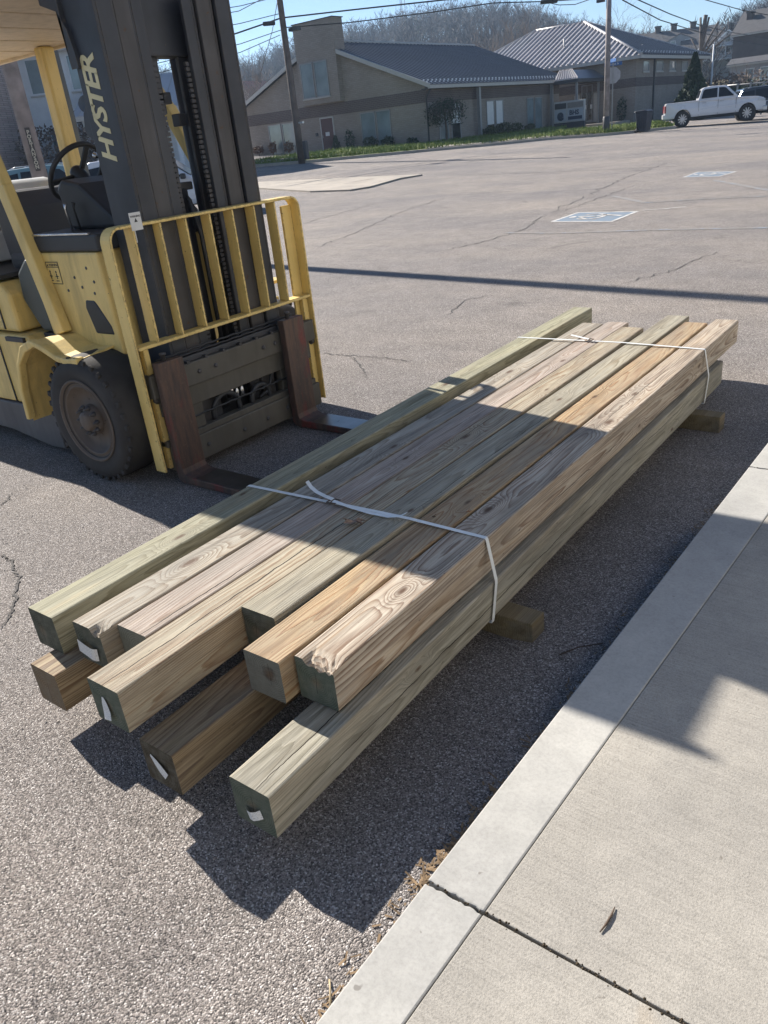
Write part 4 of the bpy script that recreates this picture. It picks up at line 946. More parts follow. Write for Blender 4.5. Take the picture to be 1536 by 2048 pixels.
def window(par, ax, pl, a0, a1, z0, z1, s, panes=1, mat=None, frame=None, fw=.055, blind=0.0, nm='window'):
    """ax: axis normal to the wall, pl: wall plane, s: outward direction"""
    mat = mat or M_GL; frame = frame or M_ALU
    def bx(mb, u0, u1, v0, v1, d0, d1):
        d0 = pl + s * d0; d1 = pl + s * d1
        return mb.box((d0, u0, v0), (d1, u1, v1)) if ax == 'x' else mb.box((u0, d0, v0), (u1, d1, v1))
    f = MB(); a0, a1 = min(a0, a1), max(a0, a1)
    bx(f, a0, a1, z0, z0 + fw, -.02, .05); bx(f, a0, a1, z1 - fw, z1, -.02, .05)
    for i in range(panes + 1):
        u = a0 + (a1 - a0 - fw) * i / panes; bx(f, u, u + fw, z0 + fw, z1 - fw, -.02, .045)
    w_ = f.build(nm, frame, par)
    for i in range(panes):
        u = a0 + fw + (a1 - a0 - fw) * i / panes; u2 = a0 + (a1 - a0 - fw) * (i + 1) / panes
        bx(MB(), u, u2, z0 + fw, z1 - fw, .002, .012).build('pane', mat, w_)
        if blind: bx(MB(), u + .02, u2 - .02, z1 - fw - (z1 - z0) * blind, z1 - fw, .013, .017).build('blind', M_BLIND, w_)
    bx(MB(), a0 - .05, a1 + .05, z0 - .07, z0, -.01, .08).build('sill', M_TRIM, w_)
    return w_
def X_(px, py): return on_y(px, py, GY).x
GY = 43.54; GX = -28.59; GL = -44.3; EZ = 4.02; RX = -36.4; RZ = 7.28; BY = 65.3
A = thing('office_building', 'long tan brick building with slate-blue metal roof and square gable tower', 'building', (-36, 52, .9))
SL = (RZ - EZ) / (GX + .45 - RX)
def zroof(x): return RZ - SL * abs(x - RX)
wall = MB().prism([(GL, .2), (GX, .2), (GX, zroof(GX) - .12), (RX, RZ - .15), (GL, zroof(GL) - .12)], 'y', GY, 62.0); wall.build('wall', M_BR, A)
MB().box((GL - .02, GY - .03, 3.12), (GX + .028, GY + .01, 3.78)).build('brick_band', M_BR2, A)
MB().box((GX - .02, GY - .026, 3.12), (GX + .03, 61.9, 3.74)).build('brick_band', M_BR2, A)
MB().box((-38.0, GY - .42, 3.85), (-34.74, 44.1, 8.38)).build('tower', M_BR, A)
MB().box((-38.06, GY - .46, 8.38), (-34.68, 44.16, 8.43)).build('tower_cap', M_DTRIM, A)
# roof: one raised-seam panel after another
def panel_mesh(p0, p1, wd, axis, rib=.05):
    """strip from eave p0 to ridge p1, wd along axis with a standing seam on one side"""
    p0 = Vector(p0); p1 = Vector(p1); a = Vector(axis).normalized(); nn = (p1 - p0).cross(a).normalized()
    if nn.z < 0: nn = -nn
    mb = MB()
    def slab(u0, u1, h):
        vs = [p0 + a * u0, p0 + a * u1, p1 + a * u1, p1 + a * u0]; vs = vs + [q + nn * h for q in vs]
        mb.add(vs, [(0, 1, 2, 3), (4, 5, 6, 7), (0, 1, 5, 4), (1, 2, 6, 5), (2, 3, 7, 6), (3, 0, 4, 7)])
    slab(0, wd, .03); slab(wd - .05, wd, .03 + rib); return mb
PW = .46; y0 = GY - .35; npan = 43
first = panel_mesh((GX + .5, y0, zroof(GX + .5)), (RX, y0, RZ), PW, (0, 1, 0)).build('roof_panel', M_ROOF, A)
for i in range(1, npan):
    c = first.copy(); C.objects.link(c); c.parent = A; c.location = (0, PW * i, 0)
YE = y0 + PW * npan
MB().add([(GL - .5, y0, zroof(GL - .5)), (RX, y0, RZ), (RX, YE, RZ), (GL - .5, YE, zroof(GL - .5)), (GL - .5, y0, zroof(GL - .5) + .04), (RX, y0, RZ + .04), (RX, YE, RZ + .04), (GL - .5, YE, zroof(GL - .5) + .04)], [(0, 1, 2, 3), (4, 5, 6, 7), (0, 1, 5, 4), (1, 2, 6, 5), (2, 3, 7, 6), (3, 0, 4, 7)]).build('roof_sheet', M_ROOF, A)
MB().bar((GX + .55, y0 - .02, zroof(GX + .5) - .06), (RX + 1.6, y0 - .02, zroof(RX + 1.6) - .06), .05, .22).build('rake_trim', M_TRIM, A)
MB().bar((GL - .5, y0 - .02, zroof(GL - .5) - .06), (RX - 1.6, y0 - .02, zroof(RX - 1.6) - .06), .05, .22).build('rake_trim', M_TRIM, A)
MB().tube([(RX, y0, RZ + .07), (RX, YE, RZ + .07)], .10, 6).build('ridge_cap', M_TRIM, A)
MB().box((GX + .40, y0, zroof(GX + .5) - .20), (GX + .56, YE, zroof(GX + .5) - .02)).build('gutter', M_TRIM, A)
MB().box((GX - .05, y0, zroof(GX + .5) - .22), (GX + .40, YE, zroof(GX + .5) - .17)).build('soffit', M_DTRIM, A)
sg = MB()
for i in range(npan):
    for k_ in (0, 1):
        x = GX + .28 - .34 * k_; y = y0 + PW * (i + .3 + .4 * k_); sg.box((x - .035, y - .035, zroof(x) + .03), (x + .035, y + .035, zroof(x) + .12))
sgm = simple('snow_guard_clear', (.78, .80, .82), .15, .0, .05, spec=1.0)
tag(sg.build('snow_guards', sgm, A), kind='stuff')
for (a0, a1, z0, z1) in ((-37.78, -36.72, 4.22, 6.22), (-36.62, -35.52, 4.22, 6.22)): window(A, 'y', GY - .42, a0, a1, z0, z1, -1)
for (a0, a1) in ((-41.75, -40.55), (-40.45, -39.35), (-33.62, -32.45), (-32.38, -31.28)): window(A, 'y', GY, a0, a1, 1.12, 3.02, -1)
dr = MB().box((-36.92, GY - .04, .95), (-35.92, GY + .01, 2.98)).build('door', M_DOOR, A)
for b in (((-37.0, GY - .06, .95), (-36.92, GY + .01, 3.06)), ((-35.92, GY - .06, .95), (-35.84, GY + .01, 3.06)), ((-36.92, GY - .06, 2.98), (-35.92, GY + .01, 3.06))): MB().box(*b).build('door_frame', M_TRIM, dr)
MB().box((-36.62, GY - .05, 1.95), (-36.28, GY - .039, 2.18)).build('door_notice', DECAL, dr)
MB().box((-36.87, GY - .09, 1.85), (-36.82, GY - .04, 2.0)).build('handle', M_ALU, dr)
MB().box((-37.45, GY - .10, 2.0), (-37.30, GY, 2.2)).build('wall_lamp', M_DTRIM, A)
for (a0, a1, z0, bl) in ((44.75, 45.85, .85, 0), (46.2, 47.3, .82, .5), (50.7, 51.75, .75, .62), (51.95, 53.0, .75, .62), (56.55, 57.6, .75, 0), (57.8, 58.95, .75, 0)):
    window(A, 'x', GX, a0, a1, z0, 2.98, 1, mat=M_GLD if bl else M_GL, blind=bl)
for yy in (49.25, 60.0): MB().box((GX + .22, yy - .12, .3), (GX + .42, yy + .10, zroof(GX + .5) - .2)).build('post', M_ALU, A)
MB().tube([(GX + .45, GY - .05, zroof(GX + .5) - .15), (GX + .2, GY - .08, 3.5), (GX + .08, GY - .08, 3.3), (GX + .08, GY - .08, .5)], .055, 6).build('downspout', M_DTRIM, A)
# hall with the hipped roof, entrance in the corner
B = thing('hip_roof_hall', 'tan brick hall with high ribbed hip roof and glazed corner entrance', 'building', (-29, 73, .6))
BX = -23.91; BL = -41.0; BE = 5.02; BY2 = 81.9
MB().box((BL, BY, .1), (BX, BY2, BE)).build('wall', M_BR, B)
MB().box((BL, BY - .03, 3.02), (BX + .03, BY + .02, 3.62)).build('brick_band', M_BR2, B)
MB().box((BX - .02, BY - .026, 3.02), (BX + .03, BY2 - .1, 3.62)).build('brick_band', M_BR2, B)
RY = (BY + BY2) / 2; rp = on_y(1168, 45.6, RY); rz_ = rp.z; rxr = rp.x; rxl = on_y(1072, 59, RY).x
ov = .55; fx0, fx1, fy0, fy1 = BL - ov, BX + ov, BY - ov, BY2 + ov; rxl = min(rxl, rxr - 4); rxl = max(rxl, fx0 + 5)
def hipz(p): return BE + .05
# front face: ribs along the slope, one panel each, cut by the hips
def hip_panels(e0, e1, r0, r1, mat, step=.47, rib=.07):
    e0, e1, r0, r1 = map(Vector, (e0, e1, r0, r1)); L = (e1 - e0).length; a = (e1 - e0) / L; n = int(L / step)
    # slope direction perpendicular to eave
    up = (r0 - e0) - a * (r0 - e0).dot(a); H = up.length; up.normalize(); nn = a.cross(up).normalized()
    if nn.z < 0: nn = -nn
    s0 = (r0 - e0).dot(a); s1 = (r1 - e0).dot(a)
    def top(s):
        if s < s0: return H * s / s0
        if s > s1: return H * (L - s) / max(.01, L - s1)
        return H
    for i in range(n):
        u0 = L * i / n; u1 = L * (i + 1) / n; um = u1 - rib * 1.3
        mb = MB()
        for (a0, a1, h) in ((u0, um, .02), (um, u1, .02 + rib * 1.5)):
            q = [e0 + a * a0, e0 + a * a1, e0 + a * a1 + up * max(.02, top(a1)), e0 + a * a0 + up * max(.02, top(a0))]
            vs = q + [v_ + nn * h for v_ in q]; mb.add(vs, [(0, 1, 2, 3), (4, 5, 6, 7), (0, 1, 5, 4), (1, 2, 6, 5), (2, 3, 7, 6), (3, 0, 4, 7)])
        mb.build('roof_panel', mat, B)
ez = BE + .02
hip_panels((fx0, fy0, ez), (fx1, fy0, ez), (rxl, RY, rz_), (rxr, RY, rz_), M_ROOFL)  # front slope takes the lighter colour with the glare in it
hip_panels((fx1, fy0, ez), (fx1, fy1, ez), (rxr, RY, rz_), (rxr, RY + .01, rz_), M_ROOF)
MB().add([(fx0, fy1, ez), (fx1, fy1, ez), (rxr, RY, rz_), (rxl, RY, rz_), (fx0, fy0, ez)], [(0, 1, 2, 3), (4, 0, 3)]).build('roof_sheet', M_ROOFL, B)
for q in (((rxl, RY, rz_ + .05), (rxr, RY, rz_ + .05)), ((rxr, RY, rz_ + .05), (fx1, fy0, ez + .06)), ((rxl, RY, rz_ + .05), (fx0, fy0, ez + .06)), ((rxr, RY, rz_ + .05), (fx1, fy1, ez + .06))):
    MB().tube(q, .12, 6).build('hip_cap', M_ROOFL, B)
MB().box((fx0, fy0, ez - .22), (fx1, fy0 + .1, ez - .002)).build('gutter', M_TRIM, B); MB().box((fx1 - .1, fy0 + .1, ez - .22), (fx1, fy1, ez - .002)).build('gutter', M_TRIM, B)
MB().box((fx0 + .1, fy0 + .1, ez - .2), (fx1 - .1, fy1, ez - .14)).build('soffit', M_DTRIM, B)
sg = MB()
for i in range(24):
    for k_ in (0, 1):
        y = fy0 + .9 + i * .68 + .3 * k_; x = fx1 - .25 - .3 * k_; z = ez + .25 * (rz_ - ez) / (fx1 - rxr) + .05 + .3 * k_ * (rz_ - ez) / (fx1 - rxr)
        sg.box((x - .035, y - .035, z), (x + .035, y + .035, z + .10))
tag(sg.build('snow_guards', sgm, B), kind='stuff')
for (a, b) in ((1286, 1298), (1312, 1326), (1338, 1351), (1363, 1375), (1388, 1396)):
    ya = on_x(a, 128, BX).y; yb = on_x(b, 128, BX).y; window(B, 'x', BX, ya, yb, 3.98, 4.72, 1)
for (px) in (1306, 1385): yy = on_x(px, 170, BX).y; MB().box((BX, yy - .06, .3), (BX + .12, yy + .06, BE - .15)).build('downspout', M_DTRIM, B)
for (px, py) in ((1128, 88), (1284, 99)):   # vent pipes on the roof
    p = on_y(px, py, BY + 3.2) if px < 1200 else on_x(px, py, fx1 - 2.0); MB().tube([(p.x, p.y, p.z - .9), (p.x, p.y, p.z + .35)], .07, 8).build('vent_pipe', M_TRIM, B)
# entrance
ed = MB(); e0 = on_y(1163, 215, BY).x; e1 = on_y(1185, 215, BY).x
window(B, 'y', BY, e0, e1, 1.0, 3.55, -1, 2, M_GLD, M_ALU, .07, nm='door')
for x in (e0 - .55, e1 + .12): MB().box((x, BY - .12, .9), (x + .42, BY - .0, 2.9)).build('pilaster', M_TRIM, B)
for (x) in (e0 + .25, e0 + .75): MB().box((x, BY - .07, 1.85), (x + .18, BY - .055, 2.15)).build('door_notice', DECAL, B)
MB().box((-28.5, BY - 3.2, .3), (-24.2, BY - .05, .78)).build('porch_slab', M_FARWALK, B)
c0 = on_x(1089, 143, GX + .35)
cz = 3.88

hipf = [(-28.05, 59.9, cz), (-26.2, 60.0, cz), (-27.25, 61.3, 4.55), (-28.3, 61.3, 4.55)]
cn = MB()
for i in range(10):
    t0 = i / 10; t1 = (i + .72) / 10; t2 = (i + 1) / 10
    def pt(t, s_): return Vector(hipf[0]).lerp(Vector(hipf[1]), t).lerp(Vector(hipf[3]).lerp(Vector(hipf[2]), t), s_)
    mb = MB()
    for (ta, tb, h) in ((t0, t1, .02), (t1, t2, .10)):
        q = [pt(ta, 0), pt(tb, 0), pt(tb, 1), pt(ta, 1)]; vs = q + [v_ + Vector((0, -.4 * h, h)) for v_ in q]
        mb.add(vs, [(0, 1, 2, 3), (4, 5, 6, 7), (0, 1, 5, 4), (1, 2, 6, 5), (2, 3, 7, 6), (3, 0, 4, 7)])
    mb.build('canopy_panel', M_ROOFL, B)  # bright canopy ribs: same colour with sun glare painted in
MB().add([(-26.2, 60.0, cz), (-26.2, 65.2, cz), (-27.25, 65.2, 4.55), (-27.25, 61.3, 4.55), (-28.3, 61.3, 4.55), (-28.3, 65.2, 4.55)], [(0, 1, 2, 3), (3, 2, 5, 4)]).build('canopy_sheet', M_ROOF, B)
MB().box((-28.05, 59.88, cz - .22), (-26.15, 65.2, cz - .01)).build('canopy_fascia', M_DTRIM, B)
for x, y in ((-26.4, 60.2), (-26.4, 64.2)): MB().box((x - .07, y - .07, .4), (x + .07, y + .07, cz - .22)).build('post', M_ALU, B)
# company sign standing on the lawn in front of the entrance
sp = on_g(1124, 256, .1); sn = Vector((CAM0.x - sp.x, CAM0.y - sp.y, 0)).normalized(); su = Vector((-sn.y, sn.x, 0))
sp0 = Vector((-27.6, 58.9, gz(-27.6, 58.9) + .1))
sgn = thing('sign_board', 'low two-panel business sign on the lawn by the entrance', 'sign', sp0)
du = Vector((1, 0, 0)); wS = 2.35
MB().box((sp0.x, sp0.y, sp0.z - .2), (sp0.x + wS, sp0.y + .3, sp0.z + .32)).build('sign_base', M_DTRIM, sgn)
MB().box((sp0.x, sp0.y, sp0.z + .321), (sp0.x + wS, sp0.y + .3, sp0.z + 1.72)).build('sign_case', M_TRIM, sgn, bevel=.03)
M_SF = simple('sign_face', (.42, .44, .46), .5, 0, .05)
for (a, b) in ((.08, .98), (1.06, 2.27)): MB().box((sp0.x + a, sp0.y - .012, sp0.z + .42), (sp0.x + b, sp0.y - .001, sp0.z + 1.18)).build('sign_face', M_SF, sgn)
MB().box((sp0.x + .08, sp0.y - .012, sp0.z + 1.24), (sp0.x + .98, sp0.y - .001, sp0.z + 1.60)).build('sign_face', INK, sgn)
MB().box((sp0.x + 1.06, sp0.y - .012, sp0.z + 1.24), (sp0.x + 2.27, sp0.y - .001, sp0.z + 1.60)).build('sign_face', simple('sign_tan', (.25, .22, .19), .6), sgn)
M_LG = simple('sign_navy', (.02, .035, .07), .5)
text_obj('sign_lettering', 'BHS', .42, basis((1, 0, 0), (0, 0, 1), (sp0.x + 1.22, sp0.y - .0135, sp0.z + .80)), M_LG, sgn, .001, bold=.02)
MB().box((sp0.x + 1.12, sp0.y - .0145, sp0.z + .48), (sp0.x + 2.2, sp0.y - .0125, sp0.z + .70)).build('sign_lettering', M_LG, sgn)
text_obj('sign_logo', 'e', 1.0, basis((1, 0, 0), (0, 0, 1), (sp0.x + .28, sp0.y - .0135, sp0.z + .52)), M_LG, sgn, .001, bold=.05)
# ------------------------------------------------------------------ plants along the building
def leafmat(name, a, b):
    k = N(name); n1 = k.noise(k.pos(), 4.5, 3)
    return k.done(k.mix(k.ramp(n1, [(.35, 0.0), (.65, 1.0)]), a, b), .7, 0, None, .25)
M_EVG = leafmat('evergreen_leaf', (.018, .035, .022), (.035, .060, .032)); M_SHRUB = leafmat('shrub_leaf', (.04, .055, .025), (.075, .085, .035)); M_RSH = leafmat('russet_leaf', (.13, .065, .045), (.17, .10, .06)); M_BARK = simple('bark', (.11, .09, .075), .9, 0, .35, 6)
M_BARKG = simple('bark_grey', (.15, .128, .112), .9, 0, .3, 4); M_TWIG = simple('twig_brown', (.145, .112, .092), .9, 0, .35, .5)
def shrub(p, rx, rz, n, mat, label, name='shrub', cat='shrub', leaf_s=.07, cone=False, group=None, seed=0):
    r = random.Random(seed + int(abs(p[0]) * 100)); t = thing(name, label, cat, p, 0, group); vs = []; fs = []
    lumps = [(r.uniform(0, 6.28), r.uniform(.1, .9)) for _ in range(14)]
    for i in range(n):
        if cone:
            h = r.random() ** 1.25; th = r.uniform(0, 6.28); lump = 1 + .22 * math.sin(th * 3 + h * 17 + lumps[0][0]) + .12 * math.sin(th * 7 - h * 31)
            rad = rx * (1 - h ** 1.25) * lump * (.55 + .45 * math.sqrt(r.random())) + .04; q = Vector((math.cos(th) * rad, math.sin(th) * rad, h * rz * 2))
            if h < .06: q.x *= .75; q.y *= .75
        else:
            d = Vector((r.gauss(0, 1), r.gauss(0, 1), r.gauss(0, 1))).normalized(); rr = (.55 + .45 * r.random() ** .5) * (1 + .25 * math.sin(d.x * 5 + lumps[0][0]) * math.sin(d.y * 6 + lumps[1][0]))
            q = Vector((d.x * rx * rr, d.y * rx * rr, rz + d.z * rz * rr))
        a = Vector((r.gauss(0, 1), r.gauss(0, 1), r.gauss(0, 1))).normalized() * leaf_s * r.uniform(.6, 1.4); b = a.orthogonal().normalized() * leaf_s * r.uniform(.3, .7)
        k_ = len(vs); vs += [q - a, q + b, q + a, q - b]; fs.append((k_, k_ + 1, k_ + 2, k_ + 3))
    MB().add(vs, fs).build('foliage', mat, t, world=False, fix=False)
    st = MB()
    for i in range(3 if not cone else 1):
        a = r.uniform(0, 6.28); st.tube([(0, 0, -.15), (math.cos(a) * rx * .2, math.sin(a) * rx * .2, rz * (1.0 if not cone else 1.7))], [.03 * rx + .012, .008], 5)
    st.build('stem', M_BARK, t, world=False); return t
def P_at(px, py, y=None, x=None, dz=.0):
    q = on_y(px, py, y) if y else on_x(px, py, x); return (q.x, q.y, gz(q.x, q.y) + .12 + dz)
def gp_(x, y, dz=.12): return (x, y, gz(x, y) + dz)
shrub(gp_(on_y(518, 305, 43.0).x, 43.0), .36, .26, 300, M_RSH, 'leftmost russet shrub at the foot of the gable wall')
shrub(gp_(on_y(546, 300, 43.0).x, 43.0), .28, .36, 300, M_RSH, 'taller russet shrub before the left pair of gable windows')
shrub(gp_(on_y(578, 297, 43.0).x, 43.0), .30, .34, 300, M_RSH, 'russet shrub just left of the dark leaning pole')
shrub(gp_(on_y(673, 297, 43.0).x, 43.0), .26, .42, 500, M_EVG, 'small pointed evergreen beside the red door', 'small_conifer', cone=True)
shrub(gp_(on_y(702, 295, 43.0).x, 43.0), .35, .55, 260, M_EVG, 'thin dark bush between the red door and gable windows')
shrub(gp_(on_y(741, 290, 43.0).x, 43.0), .48, .32, 360, M_EVG, 'low dark bush under the right pair of gable windows')
shrub(gp_(on_y(777, 286, 43.0).x, 43.0), .42, .30, 360, M_EVG, 'low dark bush at the right end of the gable windows')
shrub(gp_(on_y(825, 288, 43.0).x, 43.0), .40, .22, 300, M_EVG, 'flat dark bush near the right corner of the gable')
shrub(gp_(-27.9, on_x(980, 277, -27.9).y), .45, .32, 400, M_SHRUB, 'round bush left of the white-blind windows')
shrub(gp_(-27.9, on_x(1008, 274, -27.9).y), .50, .40, 400, M_SHRUB, 'bigger round bush right of the white-blind windows')
shrub(gp_(-27.9, on_x(1031, 271, -27.9).y), .50, .34, 400, M_SHRUB, 'olive bush midway along the long wall')
shrub(gp_(-27.9, on_x(1060, 268, -27.9).y), .35, .25, 300, M_SHRUB, 'smallest bush under the last pair of windows')
shrub(gp_(on_y(1243, 240, 64.7).x, 64.7, .1), .36, .85, 400, M_EVG, 'dark rounded bush against the hall wall behind the stop sign')
# weeping little tree in front of the first long-wall windows
wt = thing('weeping_tree', 'small weeping dark tree in front of the long wall windows', 'tree', gp_(-27.6, on_x(893, 280, -27.6).y))
tr = MB(); tr.tube([(0, 0, -.2), (.05, 0, .7), (-.03, .05, 1.4), (.05, 0, 1.85)], [.09, .07, .06, .05], 8); tr.build('trunk', M_BARK, wt, world=False)
r = random.Random(4); vs = []; fs = []; brn = MB()
for i in range(110):
    a = r.uniform(0, 6.28); R_ = r.uniform(.35, 1.25); top = 1.75 + r.uniform(-.1, .35); pts = []
    for j in range(7):
        t = j / 6; rad = R_ * min(1, t * 1.5); z = top + .25 * math.sin(t * 2.4) - 1.35 * max(0, t - .35) ** 1.3 * r.uniform(.8, 1.2); pts.append(Vector((math.cos(a) * rad, math.sin(a) * rad, z)))
    brn.tube(pts, [.012] * 6 + [.004], 3)
    for p in pts[2:]:
        for q in range(4):
            c_ = p + Vector((r.gauss(0, .06), r.gauss(0, .06), r.gauss(0, .09))); d = Vector((r.gauss(0, 1), r.gauss(0, 1), r.gauss(0, 1))).normalized() * .05; e = d.orthogonal().normalized() * .03
            k_ = len(vs); vs += [c_ - d, c_ + e, c_ + d, c_ - e]; fs.append((k_, k_ + 1, k_ + 2, k_ + 3))
brn.build('branches', M_BARK, wt, world=False, fix=False); MB().add(vs, fs).build('foliage', M_EVG, wt, world=False, fix=False)
# big dark conifer by the hall
cp = at_r(1384, 215, 65.5); shrub((cp.x, cp.y, gz(cp.x, cp.y)), 1.15, (at_r(1384, 107, 65.5).z - gz(cp.x, cp.y)) / 2, 7000, M_EVG, 'tall dark conical evergreen beside the hall behind the white pickup', 'conical_evergreen', 'tree', .13, True)
# ------------------------------------------------------------------ street furniture
WOODP = simple('pole_wood', (.13, .105, .09), .85, 0, .35, 3); WOODG = simple('pole_wood_grey', (.27, .24, .235), .85, 0, .35, 3)
pb = on_g(604, 327); pl_ = thing('utility_pole', 'dark leaning utility pole in front of the gable wall', 'utility pole', pb)
topp = at_r(556, -25, math.hypot(pb.x, pb.y) - .3)
ptp = (pb.x + (topp.x - pb.x) * 1.0, pb.y + (topp.y - pb.y), topp.z)
MB().tube([(pb.x, pb.y, pb.z - .3), (pb.x * .5 + ptp[0] * .5, pb.y * .5 + ptp[1] * .5, (pb.z + ptp[2]) / 2), ptp, (ptp[0] + (ptp[0] - pb.x) * .25, ptp[1], ptp[2] * 1.25)], [.19, .165, .145, .13], 12).build('pole_shaft', WOODP, pl_)
q = at_r(600, 246, math.hypot(pb.x, pb.y) - .3); MB().box((q.x - .06, q.y - .06, q.z - .03), (q.x + .22, q.y + .06, q.z + .06)).build('pole_band', CHR, pl_)
q = at_r(584, 60, math.hypot(pb.x, pb.y) - .2); MB().box((q.x - .1, q.y - .15, q.z - .06), (q.x + .45, q.y + .15, q.z + .08)).build('terminal_box', M_DTRIM, pl_)
q = at_r(609, 300, math.hypot(pb.x, pb.y) - .35); MB().box((q.x - .02, q.y - .12, q.z - .45), (q.x + .2, q.y + .12, q.z + .42)).build('meter_box', M_DTRIM, pl_, bevel=.05)
lp = on_g(1212, 270); lt = at_r(1223, -10, math.hypot(lp.x, lp.y))
p2 = thing('utility_pole', 'tall straight utility pole with dark sleeve beside the stop sign', 'utility pole', lp)
MB().tube([(lp.x, lp.y, lp.z - .3), (lp.x, lp.y, lt.z + 2)], [.16, .125], 14).build('pole_shaft', WOODG, p2)
MB().lathe([(.165, 0), (.19, .02), (.19, 1.0), (.17, 1.03)], (lp.x, lp.y, lp.z - .1), (0, 0, 1), 12).build('pole_sleeve', M_DTRIM, p2)
q = at_r(1207, 0, math.hypot(lp.x, lp.y)); MB().box((q.x - .35, q.y - .1, q.z - .08), (q.x + .05, q.y + .1, q.z + .06)).build('terminal_box', M_DTRIM, p2)
# big roadside pole by the forklift: its long shadow lies across the lot
pp_ = Vector((-16.55, 10.10, gz(-16.55, 10.1)))
p3 = thing('utility_pole', 'weathered grey wooden pole with vertical letters behind the forklift seat', 'utility pole', pp_)
MB().tube([(pp_.x, pp_.y, -.3), (pp_.x, pp_.y, 12.5)], [.17, .135], 16).build('pole_shaft', WOODG, p3)
sm = Vector((CAM0.x - pp_.x, CAM0.y - pp_.y, 0)).normalized(); sr = Vector((-sm.y, sm.x, 0))
MB().prism([(-.05, 1.66), (.05, 1.66), (.05, 2.48), (-.05, 2.48)], 'x', 0, .012).build('letter_plate', simple('plate_dark', (.06, .055, .05), .6), p3).matrix_local = Matrix.Translation(Vector((0, 0, 0))) @ basis(sm, sr, sm * .172) if False else Matrix()
bpl = [o_ for o_ in p3.children if o_.name.startswith('letter_plate')][0]; bpl.data.transform(Matrix.Translation(pp_)); bpl.data.transform(basis(sm, sr, pp_ * 0) @ Matrix()); bpl.data.transform(Matrix.Translation(sm * .165 + Vector((0, 0, 0))))
for i, ch_ in enumerate('PORTANSON'):
    text_obj('pole_letter', ch_, .10, basis(sr, (0, 0, 1), pp_ + sm * .179 + Vector((0, 0, 2.36 - i * .082))), simple('letter_cream', (.50, .46, .36), .6), p3, .002, bold=.004, ax='CENTER')
# stop sign seen from behind, with street-name blades
sb = on_g(1223, 266.5); so_ = at_r(1224, 151, math.hypot(sb.x, sb.y)); st = thing('stop_sign', 'octagonal stop sign seen from its grey back under blue street names', 'road sign', sb)
cv = Vector((CAM0.x - sb.x, CAM0.y - sb.y, 0)).normalized(); cr = Vector((-cv.y, cv.x, 0))
MB().box((-.03, -.02, -.3), (.03, .02, so_.z - sb.z + .62), 0, basis(cr, cv * -1, sb)).build('post', M_ALU, st)
oc = [(.40 / math.cos(math.pi / 8) * math.cos(math.pi / 8 + i * math.pi / 4), .40 / math.cos(math.pi / 8) * math.sin(math.pi / 8 + i * math.pi / 4)) for i in range(8)]
Mo = basis(cr, (0, 0, 1), Vector((sb.x, sb.y, so_.z)) - cv * .035)
MB().add([Mo @ Vector((a, b, 0)) for a, b in oc] + [Mo @ Vector((a, b, .004)) for a, b in oc], [tuple(range(8)), tuple(range(8, 16))] + [(i, (i + 1) % 8, 8 + (i + 1) % 8, 8 + i) for i in range(8)]).build('sign_plate', simple('sign_back', (.36, .35, .37), .45, .3), st)
MB().add([Mo @ Vector((a * .99, b * .99, -.002)) for a, b in oc], [tuple(range(8))]).build('sign_face', simple('stop_red', (.35, .02, .02), .5), st)
BLU = simple('street_blue', (.02, .10, .30), .5)
zb = so_.z + .56; Mb = basis(cr, (0, 0, 1), Vector((sb.x, sb.y, zb)))
MB().box((-.48, -.09, -.008), (.48, .09, .008), 0, Mb).build('name_blade', BLU, st)
text_obj('blade_lettering', 'Second St', .155, Mb @ Matrix.Translation((0, -.05, .0095)), DECAL, st, .0008, ax='CENTER')
m2 = basis((cr * .35 + cv * .94), (0, 0, 1), Vector((sb.x, sb.y, zb + .19))); MB().box((-.42, -.085, -.008), (.42, .085, .008), 0, m2).build('name_blade', BLU, st)
# wheeled bin
bb = on_g(1287, 264.5); bt = thing('wheeled_bin', 'dark wheeled rubbish bin standing at the kerb by the pickup', 'rubbish bin', bb, math.atan2(-bb.x, bb.y) * -1 + .2)
bm_ = simple('bin_plastic', (.022, .028, .045), .5, 0, .2, 4)
mb = MB(); lo = .27; hi = .34; ring = []
vs = [(-lo, -lo, .06), (lo, -lo, .06), (lo, lo, .06), (-lo, lo, .06), (-hi, -hi, 1.0), (hi, -hi, 1.0), (hi, hi, 1.0), (-hi, hi, 1.0)]
mb.add(vs, [(0, 3, 2, 1), (4, 5, 6, 7), (0, 1, 5, 4), (1, 2, 6, 5), (2, 3, 7, 6), (3, 0, 4, 7)]); mb.build('bin_body', bm_, bt, world=False, bevel=.03)
for i in range(5): MB().box((-.26 + i * .12, -.335, .2), (-.23 + i * .12, -.29, .95)).build('bin_rib', bm_, bt, world=False, bevel=.008)
MB().prism([(-.37, 1.0), (.37, 1.0), (.38, 1.05), (.2, 1.11), (-.3, 1.10), (-.38, 1.05)], 'y', -.36, .36).build('bin_lid', bm_, bt, world=False, bevel=.02)
MB().tube([(-.38, -.2, 1.02), (-.46, -.2, 1.05), (-.46, .2, 1.05), (-.38, .2, 1.02)], .02, 8).build('bin_handle', bm_, bt, world=False)
for s in (-1, 1): MB().lathe([(0, -.03), (.11, -.03), (.11, .03), (0, .03)], (-.25, s * .31, .11), (0, 1, 0), 14).build('bin_wheel', RUB, bt, world=False)
